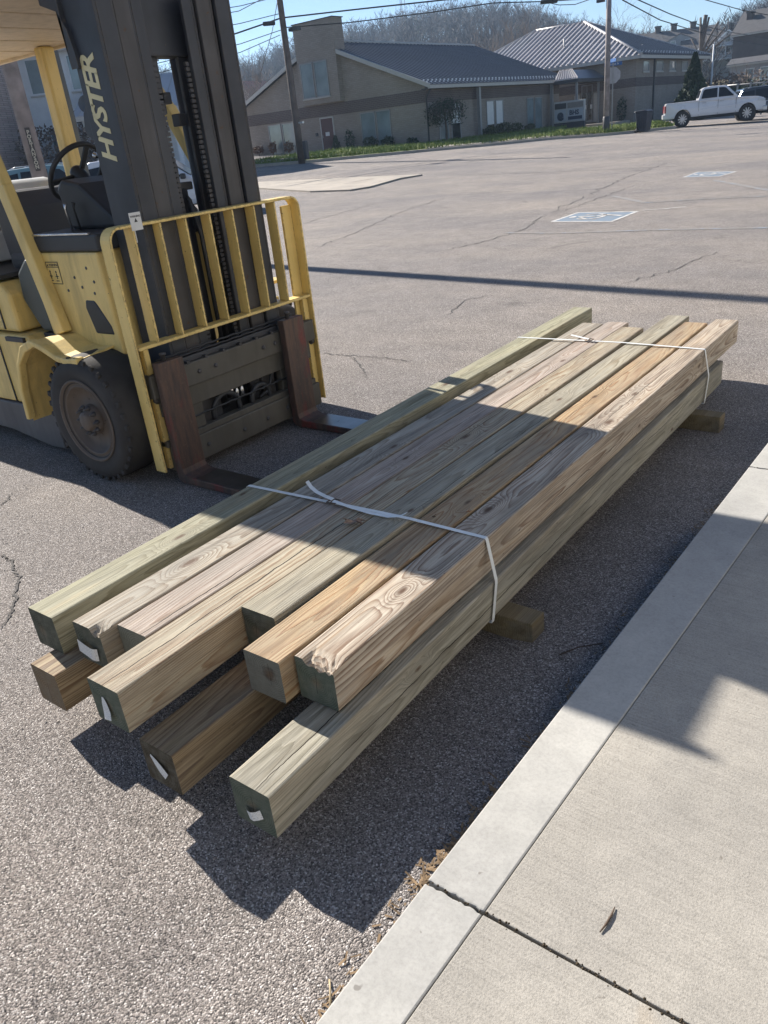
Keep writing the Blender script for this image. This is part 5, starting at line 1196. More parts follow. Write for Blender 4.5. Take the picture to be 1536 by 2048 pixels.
# ------------------------------------------------------------------ vehicles
def carpaint(name, col): return simple(name, col, .28, 0, .06, 1.0, spec=.6, coat=.7)
TAIL = simple('tail_red', (.35, .015, .02), .25); HEAD = simple('head_lamp', (.60, .62, .65), .12, 0, .05, spec=1.0); TINT = simple('car_glass', (.010, .012, .016), .12, spec=.35); ALLOY = simple('alloy', (.50, .51, .53), .3, .8, .1)
def vehicle(name, label, cat, paint, lower, cabin, wins, whl, wid, loc, rz, scale=(1, 1, 1), belt=1.0, top_in=.14, arch=.46, extras=None, mirror=None, spokes=10, hood_in=.05):
    """lower / cabin: side outlines (x,z); wins: side glass outlines; wheels cut as arches"""
    t = thing(name, label, cat, (0, 0, 0)); hw = wid / 2
    xm, xM = min(p[0] for p in lower), max(p[0] for p in lower)
    def y_at(x, z):
        y = hw - .05 * max(0, (abs(x - (xm + xM) / 2) / ((xM - xm) / 2)) - .72) / .28
        if z > belt: y -= top_in * (z - belt) / max(.3, max(p[1] for p in cabin) - belt)
        if z < .55: y -= .05 * (.55 - z) / .3
        return y
    def shell(poly, nm, mat, bev=.03):
        n = len(poly); vs = [(x, y_at(x, z), z) for x, z in poly] + [(x, -y_at(x, z), z) for x, z in poly]
        return MB().add(vs, [tuple(range(n)), tuple(range(n, 2 * n))] + [(i, (i + 1) % n, n + (i + 1) % n, n + i) for i in range(n)]).build(nm, mat, t, world=False, bevel=bev)
    low = list(lower); out = []
    # outline runs along the sill (given last, from front to rear) with the two arches
    zs = lower[-1][1]
    for wx in sorted(whl['x'], reverse=True):
        for a in np.linspace(0, math.pi, 9): out.append((wx + arch * math.cos(a), max(zs, whl['r'] + (arch) * math.sin(a) * 1.0)))
    body = shell(low[:-1] + out + [low[-1]], 'body', paint)
    cab = shell(cabin, 'cab', paint, .05)
    for w_ in wins:
        for s in (-1, 1):
            n = len(w_); vs = [(x, s * (y_at(x, z) + .004), z) for x, z in w_] + [(x, s * (y_at(x, z) + .010), z) for x, z in w_]
            MB().add(vs, [tuple(range(n)), tuple(range(n, 2 * n))] + [(i, (i + 1) % n, n + (i + 1) % n, n + i) for i in range(n)]).build('window', TINT, t, world=False)
    # windscreen and rear glass follow the cabin's sloped ends
    for (i, nm) in ((whl.get('ws', None), 'windscreen'), (whl.get('rw', None), 'rear_window')):
        if i is None: continue
        a, b = Vector((cabin[i][0], 0, cabin[i][1])), Vector((cabin[i + 1][0], 0, cabin[i + 1][1])); nn = Vector(((b - a).z, 0, -(b - a).x)).normalized()
        if nn.x * ((a.x + b.x) / 2 - sum(p[0] for p in cabin) / len(cabin)) < 0: nn = -nn
        q = []
        for f, s in ((.10, 1), (.90, 1), (.90, -1), (.10, -1)):
            p = a.lerp(b, f); q.append(p + nn * .03 + Vector((0, s * (y_at(p.x, p.z) - .07), 0)))
        MB().quad(*q).build(nm, TINT, t, world=False)
    R = whl['r']
    for wx in whl['x']:
        for s in (-1, 1):
            c = (wx, s * (hw - .02), R); tw = MB().lathe([(R * .64, .0), (R * .72, .012), (R * .92, .008), (R, -.03), (R, -.20), (R * .9, -.24), (R * .6, -.24)], c, (0, s, 0), 28).build('wheel', RUB, t, world=False)
            rim = MB().lathe([(R * .66, .002), (R * .62, -.012), (R * .58, -.05), (R * .14, -.05), (0, -.04)], c, (0, s, 0), 24)
            rim.build('rim_barrel', BLK, tw, world=False); sp = MB()
            for i in range(spokes):
                a = 2 * math.pi * i / spokes; e = Vector((math.cos(a), 0, math.sin(a))); cc = Vector(c) + Vector((0, s * -.012, 0))
                sp.bar(cc + e * R * .10, cc + e * R * .62, R * .13, .03, (0, 1, 0))
            sp.lathe([(R * .16, 0), (R * .14, .012), (0, .014)], Vector(c) + Vector((0, s * -.01, 0)), (0, s, 0), 12); sp.build('rim', ALLOY, tw, world=False)
    MB().box((min(whl['x']) - .5, -hw + .15, .35), (max(whl['x']) + .5, hw - .15, zs + .1)).build('underbody', BLK, t, world=False)
    if extras: extras(t, y_at, hw)
    t.location = loc; t.rotation_euler = (0, 0, rz); t.scale = scale
    return t
# white crew-cab pickup
WP = carpaint('white_paint', (.70, .70, .72))
def pick_extra(t, y_at, hw):
    for s in (-1, 1):
        MB().box((-2.925, s * (hw - .13), .82), (-2.83, s * (hw - .001), 1.18), 0).build('tail_light', TAIL, t, world=False, bevel=.02)
        MB().prism([(2.38, .98), (2.80, .93), (2.82, 1.03), (2.45, 1.14)], 'y', s * (hw - .16), s * (hw + .0)).build('headlight', HEAD, t, world=False, bevel=.02)
        m = MB().box((1.0, s * (hw - .02), 1.32), (1.12, s * (hw + .18), 1.48)).build('mirror', WP, t, world=False, bevel=.04)
        for x in (-.72, .26): MB().box((x, s * (hw + .001), 1.135), (x + .22, s * (hw + .03), 1.165)).build('door_handle', ALLOY, t, world=False, bevel=.01)
        g = MB()
        for x in (-.93, .17, 1.19): g.box((x, s * (hw - .03), .52), (x + .012, s * (hw + .003), 1.27))
        tag(g.build('door_seams', BLK, t, world=False), kind='stuff')
        MB().box((-.9, s * (hw - .06), .40), (1.25, s * (hw + .02), .46)).build('running_board', BLK, t, world=False, bevel=.02)
        MB().box((.60, s * (hw + .001), .80), (.98, s * (hw + .005), .825)).build('badge', ALLOY, t, world=False)
    MB().box((2.78, -.72, .74), (2.87, .72, 1.06)).build('grille', ALLOY, t, world=False, bevel=.03)
    for i in range(4): MB().box((2.865, -.68, .78 + i * .07), (2.885, .68, .80 + i * .07)).build('grille_bar', BLK, t, world=False)
    MB().box((2.70, -.98, .44), (2.97, .98, .70)).build('bumper', ALLOY, t, world=False, bevel=.05)
    MB().box((-3.0, -.95, .50), (-2.80, .95, .74)).build('bumper', carpaint('white_paint', (.70, .70, .72)), t, world=False, bevel=.04)
    MB().box((-2.75, -.80, 1.281), (-.98, .80, 1.285)).build('bed_floor', BLK, t, world=False)
ra = on_g(1362, 255); rb = on_g(1483, 244); rz = math.atan2(-ra.x, ra.y) + .06; L_ = 3.62
sc_ = L_ / 3.70; hd = Vector((math.cos(rz), math.sin(rz), 0)); lf = Vector((-hd.y, hd.x, 0))
cpos = Vector((ra.x, ra.y, 0)) + hd * (1.83 * sc_ * .95 + .05) + lf * .93; cpos.z = gz(cpos.x, cpos.y) + .02
vehicle('pickup_truck', 'white crew-cab pickup parked beside the conical evergreen', 'pickup truck', WP,
    [(-2.90, .52), (-2.86, 1.26), (-2.80, 1.30), (-.92, 1.31), (1.30, 1.27), (2.40, 1.19), (2.74, 1.10), (2.88, .88), (2.88, .52), (2.7, .50), (-2.7, .50)],
    [(-.98, 1.20), (-.96, 1.36), (-.80, 1.82), (-.66, 1.90), (-.2, 1.935), (.50, 1.90), (.66, 1.86), (1.32, 1.30), (1.32, 1.20)],
    [[(-.80, 1.36), (-.70, 1.74), (-.60, 1.80), (.10, 1.83), (.10, 1.36)], [(.18, 1.36), (.18, 1.83), (.46, 1.82), (.58, 1.78), (1.06, 1.36)]],
    dict(x=(-1.83, 1.87), r=.43, ws=6, rw=1), 1.98, cpos, rz, (sc_ * .95, .95, 1.03), belt=1.3, top_in=.16, arch=.49, extras=pick_extra)
def gen_extra(t, y_at, hw):
    for s in (-1, 1):
        MB().prism([(1.75, .72), (2.14, .70), (2.12, .84), (1.8, .88)], 'y', s * (hw - .2), s * (hw - .01)).build('headlight', HEAD, t, world=False, bevel=.02)
        MB().box((-2.24, s * (hw - .18), .82), (-2.10, s * (hw - .03), 1.08)).build('tail_light', TAIL, t, world=False, bevel=.02)
        MB().box((.66, s * (hw - .02), 1.04), (.80, s * (hw + .17), 1.18)).build('mirror', BLK, t, world=False, bevel=.03)
        for x in (-.62, .28): MB().box((x, s * (hw + .001), .955), (x + .18, s * (hw + .02), .98)).build('door_handle', ALLOY, t, world=False, bevel=.006)
        MB().tube([(-1.5, s * .56, 1.70), (-1.3, s * .57, 1.745), (.0, s * .57, 1.745), (.25, s * .56, 1.70)], .018, 6).build('roof_rail', ALLOY, t, world=False)
SUVL = [(-2.22, .45), (-2.26, .98), (-2.15, 1.06), (.95, 1.03), (1.75, .95), (2.12, .82), (2.22, .60), (2.2, .42), (2.1, .38), (-2.1, .38)]
SUVC = [(-2.18, .95), (-2.12, 1.1), (-1.86, 1.62), (-1.70, 1.69), (-.4, 1.73), (.15, 1.66), (.98, 1.05), (.98, .95)]
SUVW = [[(-1.92, 1.10), (-1.76, 1.52), (-1.2, 1.58), (-1.2, 1.10)], [(-1.12, 1.10), (-1.12, 1.60), (-.30, 1.61), (-.30, 1.10)], [(-.22, 1.10), (-.22, 1.61), (.08, 1.58), (.70, 1.10)]]
def suv(label, paint, loc, rz, scale=(1, 1, 1), group=None):
    t = vehicle('parked_car', label, 'car', paint, SUVL, SUVC, SUVW, dict(x=(-1.38, 1.35), r=.345, ws=5, rw=1), 1.86, loc, rz, scale, belt=1.05, top_in=.17, arch=.41, extras=gen_extra, spokes=7)
    if group: t['group'] = group
    return t
def G3(p): return (p.x, p.y, gz(p.x, p.y) + .01)
q = cpos + hd * 3.6 + lf * 3.4; suv('black car parked ahead of and behind the white pickup', carpaint('black_paint', (.012, .013, .016)), G3(q), rz + .15, (1.06, 1, 1.04))
q = cpos + hd * 7.6 + lf * 5.4; suv('pale car half out of the picture beyond the black car', carpaint('pale_paint', (.45, .48, .46)), G3(q), rz + .1)
q = at_r(128, 330, 28.5); suv('teal car seen through the steering wheel behind the forklift', carpaint('teal_paint', (.12, .22, .25)), G3(q), math.radians(40), (1.0, 1, 1.02))
q = at_r(318, 330, 24.5); suv('white car seen between the mast channels of the forklift', carpaint('white_car', (.62, .64, .67)), G3(q), math.radians(42))
# ------------------------------------------------------------------ hills and woods
RIDGE = [(-900, 240), (-600, 215), (-300, 200), (0, 185), (300, 160), (480, 146), (560, 112), (690, 76), (800, 51), (900, 30), (960, 22), (1050, 34), (1150, 62), (1300, 98), (1370, 100), (1405, 88), (1440, 66), (1536, 16), (1700, -30), (1950, -60)]
def ridge_at(px):
    for (a, b), (c, d) in zip(RIDGE[:-1], RIDGE[1:]):
        if px <= c: return b + (d - b) * (px - a) / (c - a)
    return RIDGE[-1][1]
HR = 420.0; HF = 135.0; TREEH = 9.0
azs = []
for px in range(-900, 1951, 30):
    p = at_r(px, ridge_at(px), HR); azs.append((math.atan2(p.y, p.x), p.z - TREEH))
azs.sort()
def hill_z(az, R):
    if az <= azs[0][0]: zr = 2 + (azs[0][1] - 2) * (1 - sst(0, .75, azs[0][0] - az))
    elif az >= azs[-1][0]: zr = 2 + (azs[-1][1] - 2) * (1 - sst(0, .75, az - azs[-1][0]))
    else:
        lo = 0; hi = len(azs) - 1
        while hi - lo > 1:
            m = (lo + hi) // 2
            if azs[m][0] <= az: lo = m
            else: hi = m
        t = (az - azs[lo][0]) / (azs[hi][0] - azs[lo][0]); zr = azs[lo][1] * (1 - t) + azs[hi][1] * t
    t = (R - HF) / (HR - HF)
    if t <= 1: f = .25 * t + .75 * t * t * (3 - 2 * t); return -1.0 + (zr + 1.0) * max(0, f)
    return zr + (R - HR) * .05
vs = []; fs = []; NA = 150; NR = 22
for i in range(NA):
    az = azs[0][0] - .8 + (azs[-1][0] - azs[0][0] + 1.6) * i / (NA - 1)
    for j in range(NR):
        R = HF + (HR * 1.35 - HF) * j / (NR - 1); z = hill_z(az, R) + noise.noise((az * 30, R * .02, 0)) * 1.2 * min(1, j / 4)
        vs.append((R * math.cos(az), R * math.sin(az), z))
        if i and j: k_ = i * NR + j; fs.append((k_ - NR - 1, k_ - 1, k_, k_ - NR))
o = MB().add(vs, fs, 0, True).build('hills', M_HILL, fix=False); o['kind'] = 'structure'
# hillside wood: a few leafless tree patterns repeated into one mass
def tree_pattern(seed, h, rad, thick):
    r = random.Random(seed); mb = MB(); mb.tube([(0, 0, -1), (r.uniform(-.3, .3), r.uniform(-.3, .3), h * .75)], [thick, thick * .3], 3, cap=False)
    for i in range(16):
        z = h * r.uniform(.28, .80); a = r.uniform(0, 6.28); l = rad * r.uniform(.5, 1.0); p = Vector((0, 0, z)); q = p + Vector((math.cos(a) * l, math.sin(a) * l, l * r.uniform(.7, 1.5)))
        mb.tube([p, q], [thick * .34, .03], 3, cap=False)
        for j in range(4):
            s_ = p.lerp(q, r.uniform(.4, 1.0)); d = Vector((r.gauss(0, .6), r.gauss(0, .6), r.uniform(.2, 1.2))) * rad * .45; w_ = d.orthogonal().normalized() * r.uniform(.05, .10)
            mb.add([s_ - w_, s_ + w_, s_ + d], [(0, 1, 2)])
    return np.array([tuple(v_) for v_ in mb.v]), mb.f
pats = [tree_pattern(40 + i, 9.5 + i % 3 * 1.6, 2.7 + .3 * (i % 2), .19) for i in range(6)]
def wood_mass(name, n, r0, r1, label, mat, amin, amax, seed, hs=1.0):
    r = random.Random(seed); V = []; F = []; base = 0
    for i in range(n):
        az = r.uniform(amin, amax); R = r0 + (r1 - r0) * r.random() ** .75; z = hill_z(az, R) - .3; P_, f_ = pats[r.randrange(6)]
        a = r.uniform(0, 6.28); s = r.uniform(.7, 1.25) * hs; c_, s_ = math.cos(a) * s, math.sin(a) * s
        Q = np.empty_like(P_); Q[:, 0] = P_[:, 0] * c_ - P_[:, 1] * s_ + R * math.cos(az); Q[:, 1] = P_[:, 0] * s_ + P_[:, 1] * c_ + R * math.sin(az); Q[:, 2] = P_[:, 2] * s + z
        V.append(Q); F += [tuple(k_ + base for k_ in t_) for t_ in f_]; base += len(P_)
    me = bpy.data.meshes.new(name); me.from_pydata(np.concatenate(V).tolist(), [], F); me.materials.append(mat)
    o = bpy.data.objects.new(name, me); C.objects.link(o); return tag(o, label, 'wood', kind='stuff')
p = at_r(-150, 200, 400); A1 = math.atan2(p.y, p.x); p = at_r(1700, 20, 400); A0 = math.atan2(p.y, p.x) - .22
kt = N('wood_bark'); nn_ = kt.noise(kt.pos(), .05, 4); M_WOOD = kt.done(kt.mix(kt.ramp(nn_, [(.35, 0.0), (.65, 1.0)]), (.046, .041, .042), (.075, .066, .062)), .9)
wood_mass('hillside_wood', 4200, 165, 425, 'leafless brown wood covering the hills behind the buildings', M_WOOD, A0, A1, 3)
kt2 = leafmat('budding_leaf', (.04, .05, .027), (.06, .068, .035))
wood_mass('budding_wood', 260, 150, 415, 'scattered olive green budding trees among the hillside wood', kt2, A0, A1, 8, .9)
# single leafless trees
def bare_tree(label, base, h, spread, seed, mat=None, name='bare_tree', depth=5, r0=.22, group=None, lean=0.0, cut=False):
    r = random.Random(seed); t = thing(name, label, 'tree', base, 0, group); trunk = MB(); crown = MB(); mat = mat or M_BARKG
    def grow(p, d, L, rad, lev):
        pts = [p]; n = 4 if lev < 3 else 3; q = p
        for i in range(n):
            d = (d + Vector((r.gauss(0, .10), r.gauss(0, .10), .05 if lev else .02)) * (1 + .3 * lev)).normalized(); q = q + d * L / n; pts.append(q)
        rr = [rad * (1 - .5 * i / n) for i in range(n + 1)]
        (trunk if lev == 0 else crown).tube(pts, rr, 7 if lev < 2 else (4 if lev < 4 else 3), cap=False)
        if lev >= depth: return
        kids = (4 if lev == 0 else 3) if lev < 3 else 3
        for j in range(kids + (1 if lev in (1, 2) else 0)):
            f = r.uniform(.45, 1.0) if j else 1.0; b = pts[min(n, int(f * n))]; a = r.uniform(0, 6.28); tilt = r.uniform(.25, .75) * spread
            x = d.orthogonal().normalized(); y = d.cross(x); nd = (d * math.cos(tilt) + (x * math.cos(a) + y * math.sin(a)) * math.sin(tilt)).normalized()
            grow(b, nd, L * r.uniform(.56, .80), max(.012, rr[-1] * r.uniform(.55, .8)), lev + 1)
    grow(Vector((0, 0, -.4)), Vector((lean, 0, 1)).normalized(), h * .33, r0, 0)
    trunk.build('trunk', mat, t, world=False, fix=False); crown.build('crown', mat, t, world=False, fix=False); return t
def ground_far(px, py, R, dz=0): p = at_r(px, py, R); return (p.x, p.y, max(gz(p.x, p.y) - .2, hill_z(math.atan2(p.y, p.x), R) - .3 if R > HF else -9))
TG = 'leafless trees behind the building roofs'
for px, R, h, sp, sd, lab in ((1000, 128, 17, 1.0, 1, 'broad leafless tree left of the hipped roof'), (1048, 120, 17.5, .9, 2, 'tall leafless tree just left of the hipped roof peak'), (962, 135, 14, .9, 12, 'smaller leafless tree farthest left above the long roof'),
        (1100, 130, 14, .9, 3, 'slender leafless tree directly behind the hipped roof peak'), (1205, 118, 15.5, 1.1, 4, 'leafless tree right behind the tall straight pole'),
        (1262, 112, 12.5, 1.1, 5, 'rounded leafless tree above the right hip of the roof'), (1150, 140, 13, 1.0, 14, 'thin leafless tree between the roof peak and the pole')):
    bare_tree(lab, ground_far(px, 150, R), h, sp, sd, M_TWIG, group=TG, r0=.24)
for px, R, h, sd, lab in ((548, 118, 15, 6, 'leafless tree between the mast and the leaning pole'), (510, 126, 12.5, 7, 'leafless tree close to the forklift mast'), (596, 122, 13, 15, 'leafless tree right behind the leaning pole')):
    bare_tree(lab, ground_far(px, 250, R), h, 1.0, sd, M_TWIG, group='leafless trees left of the tower', r0=.2)
for px, R, h, sd, lab in ((345, 66, 12, 8, 'leafless tree showing through the mast window'), (150, 70, 12, 9, 'leafless tree above the red roof behind the forklift'), (20, 64, 11, 10, 'leafless tree under the edge of the cab roof')):
    bare_tree(lab, ground_far(px, 300, R), h, 1.0, sd, M_BARKG, group='leafless trees behind the forklift', r0=.2)
# pollarded tree with cut stubs
pb2 = at_r(1398, 112, 98); pol = thing('pollarded_tree', 'pollarded tree with cut-back stub branches above the hall roof', 'tree', (pb2.x, pb2.y, 0))
rt = at_r(1407, 30, 98); tz = pb2.z; H = rt.z
t1 = MB().tube([(0, 0, 0), (.1, 0, tz * .8), (.15, 0, tz * 1.02)], [.30, .25, .22], 10); t1.build('trunk', M_BARKG, pol, world=False)
ux = Vector((pb2.y, -pb2.x, 0)).normalized(); st_ = MB()
for (a, b, ra_, up0) in ((-.2, .95, .20, 1), (.15, 1.0, .22, 1), (.5, .93, .18, 1), (1.3, .82, .17, .98), (1.9, .70, .16, .95), (2.3, .55, .15, .92), (-.9, .55, .10, .95), (.32, .99, .16, 1)):
    q0 = Vector((.15, 0, tz * up0)); q1 = q0 + ux * a * .55 + Vector((0, 0, (H - tz) * b * .55)); q2 = q0 + ux * a * 1.15 + Vector((0, 0, (H - tz) * b)); st_.tube([q0, q1, q2], [ra_ * .75, ra_ * .6, ra_ * .55], 7)
st_.build('stub_branches', M_BARKG, pol, world=False)
# ------------------------------------------------------------------ houses on the slope at the right
vs = []; fs = []; pxs = list(range(1330, 2150, 40)); Rs = [64, 70, 78, 88, 100, 115, 135, 160]
def slope_z(R): return -.3 + 4.6 * sst(64, 150, R)
for i, px in enumerate(pxs):
    for j, R in enumerate(Rs):
        p = at_r(px, 150, R); vs.append((p.x, p.y, slope_z(R) * sst(1330, 1420, px) + (1 - sst(1330, 1420, px)) * -.5 + .25 * noise.noise((p.x * .2, p.y * .2, 0))))
        if i and j: k_ = i * len(Rs) + j; n_ = len(Rs); fs.append((k_ - n_ - 1, k_ - 1, k_, k_ - n_))
o = MB().add(vs, fs, 0, True).build('hillside', soil_mat('bank_soil', (.09, .085, .04), (.15, .12, .075), .6), fix=False); o['kind'] = 'structure'
M_DCHIM = simple('dark_chimney', (.075, .06, .055), .8)
def house(name, label, pos, yaw, L, Wd, eave, ridge, wallm, roofm, wins=(), chim=(), overhang=.35, base=-2.0, extras=None, cat='house'):
    """gable house; local x along the ridge, -y side faces the camera"""
    t = thing(name, label, cat, (0, 0, 0))
    MB().prism([(-Wd / 2, base), (Wd / 2, base), (Wd / 2, eave), (0, ridge), (-Wd / 2, eave)], 'x', -L / 2, L / 2).build('wall', wallm, t, world=False)
    sl = (ridge - eave) / (Wd / 2)
    for s in (-1, 1):
        e = s * (Wd / 2 + overhang); ze = eave - sl * overhang
        rf = MB().add([(-L / 2 - overhang, e, ze + .03), (L / 2 + overhang, e, ze + .03), (L / 2 + overhang, 0, ridge + .03), (-L / 2 - overhang, 0, ridge + .03), (-L / 2 - overhang, e, ze + .15), (L / 2 + overhang, e, ze + .15), (L / 2 + overhang, 0, ridge + .15), (-L / 2 - overhang, 0, ridge + .15)],
                 [(0, 1, 2, 3), (4, 5, 6, 7), (0, 1, 5, 4), (1, 2, 6, 5), (2, 3, 7, 6), (3, 0, 4, 7)]).build('roof', roofm, t, world=False)
        rb_ = MB()
        for i in range(int(L / .6)):
            x = -L / 2 + i * .6; rb_.bar((x, e, ze + .16), (x, 0, ridge + .16), .05, .05)
        if roofm in (M_REDROOF, M_ROOFL): tag(rb_.build('roof_seams', roofm, rf, world=False), kind='stuff')
        MB().box((-L / 2 - overhang, e - .05, ze - .08), (L / 2 + overhang, e + .05, ze + .10)).build('eave_board', M_TRIM, t, world=False)
    for wdw in wins:
        ax, a0, a1, z0, z1 = wdw[:5]
        if ax == 'f': window(t, 'y', -Wd / 2, a0, a1, z0, z1, -1, 1, M_GL, M_WHITE, .09)
        elif ax == 'r': window(t, 'x', L / 2, a0, a1, z0, z1, 1, 1, M_GL, M_WHITE, .09)
        else: window(t, 'x', -L / 2, a0, a1, z0, z1, -1, 1, M_GL, M_WHITE, .09)
    for (x, y, z0, z1, w_) in chim:
        MB().box((x - w_ / 2, y - w_ / 2, z0), (x + w_ / 2, y + w_ / 2, z1)).build('chimney', M_DCHIM, t, world=False); MB().box((x - w_ * .62, y - w_ * .62, z1), (x + w_ * .62, y + w_ * .62, z1 + .22)).build('chimney_cap', M_DTRIM, t, world=False)
    if extras: extras(t)
    t.location = pos; t.rotation_euler = (0, 0, yaw); return t
# gray house with chimneys
def place(px, py, R): p = at_r(px, py, R); return p
def face(px, add=0.0): p = at_r(px, 200, 50); return math.atan2(p.y, p.x) - math.pi / 2 + add
p = place(1352, 92, 190)
def gx_(t):
    MB().prism([(-3.0, -1.0), (3.0, -1.0), (3.0, .35), (0, 1.6), (-3.0, .35)], 'y', -6.2, -2).build('wing', M_GREYS, t, world=False)
    MB().add([(-3.3, -6.4, .25), (0, -6.4, 1.72), (0, -2, 1.72), (-3.3, -2, .25), (3.3, -6.4, .25), (3.3, -2, .25)], [(0, 1, 2, 3), (1, 4, 5, 2)]).build('roof', M_SHIN, t, world=False)
    for x in (-1.3, 1.3): window(t, 'y', -6.2, x - .45, x + .45, -.3, .6, -1, 1, M_GL, M_WHITE, .1)
    window(t, 'y', -4.5, 4.2, 7.2, -1.8, .0, -1, 4, M_GL, M_WHITE, .1)
house('grey_house', 'grey house with three dark chimneys above the hall roof', p, face(1355, .12), 15, 9, .6, 2.7, M_GREYS, M_SHIN, [], [(-3.6, 0, 1.2, 3.6, 1.05), (-.6, 0, 1.2, 3.7, 1.05), (3.0, 0, 1.2, 3.6, 1.0)], base=-9, extras=gx_)
# white porch house
p = place(1440, 122, 185)
def px_(t):
    for (y0, z0, z1) in ((-6.6, .0, .25), (-6.6, 2.15, 2.35)): MB().box((-4.2, y0, z0), (3.0, -4, z1)).build('porch_deck', M_WHITE, t, world=False)
    MB().box((-4.2, -6.62, .55), (3.0, -6.56, .62)).build('porch_rail', M_WHITE, t, world=False); MB().box((-4.2, -6.62, .95), (3.0, -6.56, 1.02)).build('porch_rail', M_WHITE, t, world=False)
    for i in range(24): MB().box((-4.1 + i * .3, -6.61, .25), (-4.04 + i * .3, -6.57, .97)).build('baluster', M_WHITE, t, world=False)
    for x in (-4.1, -2.4, .5, 2.9): MB().box((x - .1, -6.65, -.0), (x + .1, -6.45, 2.2)).build('porch_post', M_WHITE, t, world=False)
    for x in (-4.0, 2.8): MB().box((x - .12, -6.6, -6), (x + .12, -6.36, -.05)).build('porch_post', M_BARK, t, world=False)
    window(t, 'y', -4, -2.6, -1.2, .5, 1.9, -1, 1, M_GLD, M_WHITE, .1); window(t, 'y', -4, .2, 1.6, .5, 1.9, -1, 1, M_GLD, M_WHITE, .1)
    MB().prism([(-1.8, 2.4), (3.6, 2.4), (.9, 4.6)], 'y', -4.35, -3.9).build('gable_front', M_GREYS, t, world=False)
    MB().box((.5, -4.45, 2.9), (1.25, -4.33, 3.7)).build('attic_window', M_GLD, t, world=False)
    for s in (-1, 1): MB().bar((.9, -4.4, 4.75), (.9 + s * 3.0, -4.4, 2.3), .25, .12, (0, 1, 0)).build('barge_board', M_WHITE, t, world=False)
    for x in (5.2, 6.4): window(t, 'y', -4, x, x + 1.0, -2.8, -.8, -1, 2, M_GLD, M_WHITE, .1)
house('porch_house', 'house with white balustraded upper porch on the slope', p, face(1450, .05), 14, 8, 2.4, 4.6, M_GREYS, M_SHIN, [], [(1.6, 2.5, 3.5, 6.0, .9)], base=-8, extras=px_)
p = place(1553, 118, 140)
house('dark_house', 'big dark brown house at the right edge of the view', p, face(1555, -.28), 9.5, 9, 3.6, 6.4, M_DARKS, M_SHIN, [('l', -.6, .5, 1.9, 3.2)], [(-3.6, -1.6, 4.2, 6.1, .8)], base=-8)
p = place(1560, 140, 112)
house('low_house', 'low pale grey building under the big dark house', p, face(1520, -.1), 10, 6, 1.0, 1.6, M_GREYS, M_SHIN, [('f', -3.4, -2.4, -.8, .5), ('f', -1.8, -.9, -.8, .5)], base=-4)
# thicket on the bank, with fence and flagpole
TH = 'bushes of the bank behind the parked cars'
for px, py, R, rx, rz_, mt, lab in ((1425, 160, 80, 3.4, 1.7, M_TWIG, 'tangled leafless thicket next to the hall corner'), (1462, 150, 84, 3.6, 2.2, M_TWIG, 'tallest tangled leafless thicket in the middle of the bank'), (1490, 160, 78, 3.2, 1.6, M_SHRUB, 'olive bush in the middle of the bank'),
        (1522, 158, 76, 3.6, 1.8, M_EVG, 'dark green bush at the right of the bank'), (1550, 168, 73, 3.0, 1.3, M_EVG, 'dark low bush at the right picture edge'), (1440, 178, 74, 2.6, .9, M_TWIG, 'low brown brush just above the pickup roof')):
    q = at_r(px, py, R); shrub((q.x, q.y, slope_z(R) * sst(1330, 1420, px) - .2), rx, rz_ * .75, 1900, mt, lab, 'bush', 'bush', .12 if mt is not M_TWIG else .16, group=TH, seed=px)
for i, (px, R, h, sd) in enumerate(((1432, 82, 5.5, 31), (1468, 80, 6.0, 32), (1490, 84, 5.0, 33))):
    q = at_r(px, 170, R); bare_tree(('thin leafless sapling left of the flagless pole', 'tallest leafless sapling on the bank', 'leafless sapling before the dark house')[i], (q.x, q.y, slope_z(R) - .3), h, 1.2, sd, M_TWIG, 'sapling', 4, .08, TH)
f0 = at_r(1400, 180, 69); f1 = at_r(1640, 160, 66); fn = thing('rail_fence', 'long low rail fence on the bank behind the parked cars', 'fence', (f0.x, f0.y, gz(f0.x, f0.y)))
for i in range(10):
    q = f0.lerp(f1, i / 9); MB().box((q.x - .05, q.y - .05, gz(q.x, q.y) - .3), (q.x + .05, q.y + .05, gz(q.x, q.y) + 2.1)).build('fence_post', M_ALU, fn)
for hz in (1.0, 2.0): MB().tube([(f0.x, f0.y, gz(f0.x, f0.y) + hz), (f1.x, f1.y, gz(f1.x, f1.y) + hz)], .05, 6).build('fence_rail', M_ALU, fn)
q = at_r(1424, 145, 82); q2 = at_r(1428, 88, 82); MBt = thing('thin_pole', 'thin pale slanting pole in front of the porch house', 'pole', (q.x, q.y, slope_z(82))); MB().tube([(q.x, q.y, slope_z(82) - .2), (q2.x, q2.y, q2.z)], [.10, .06], 8).build('pole_shaft', M_WHITE, MBt)
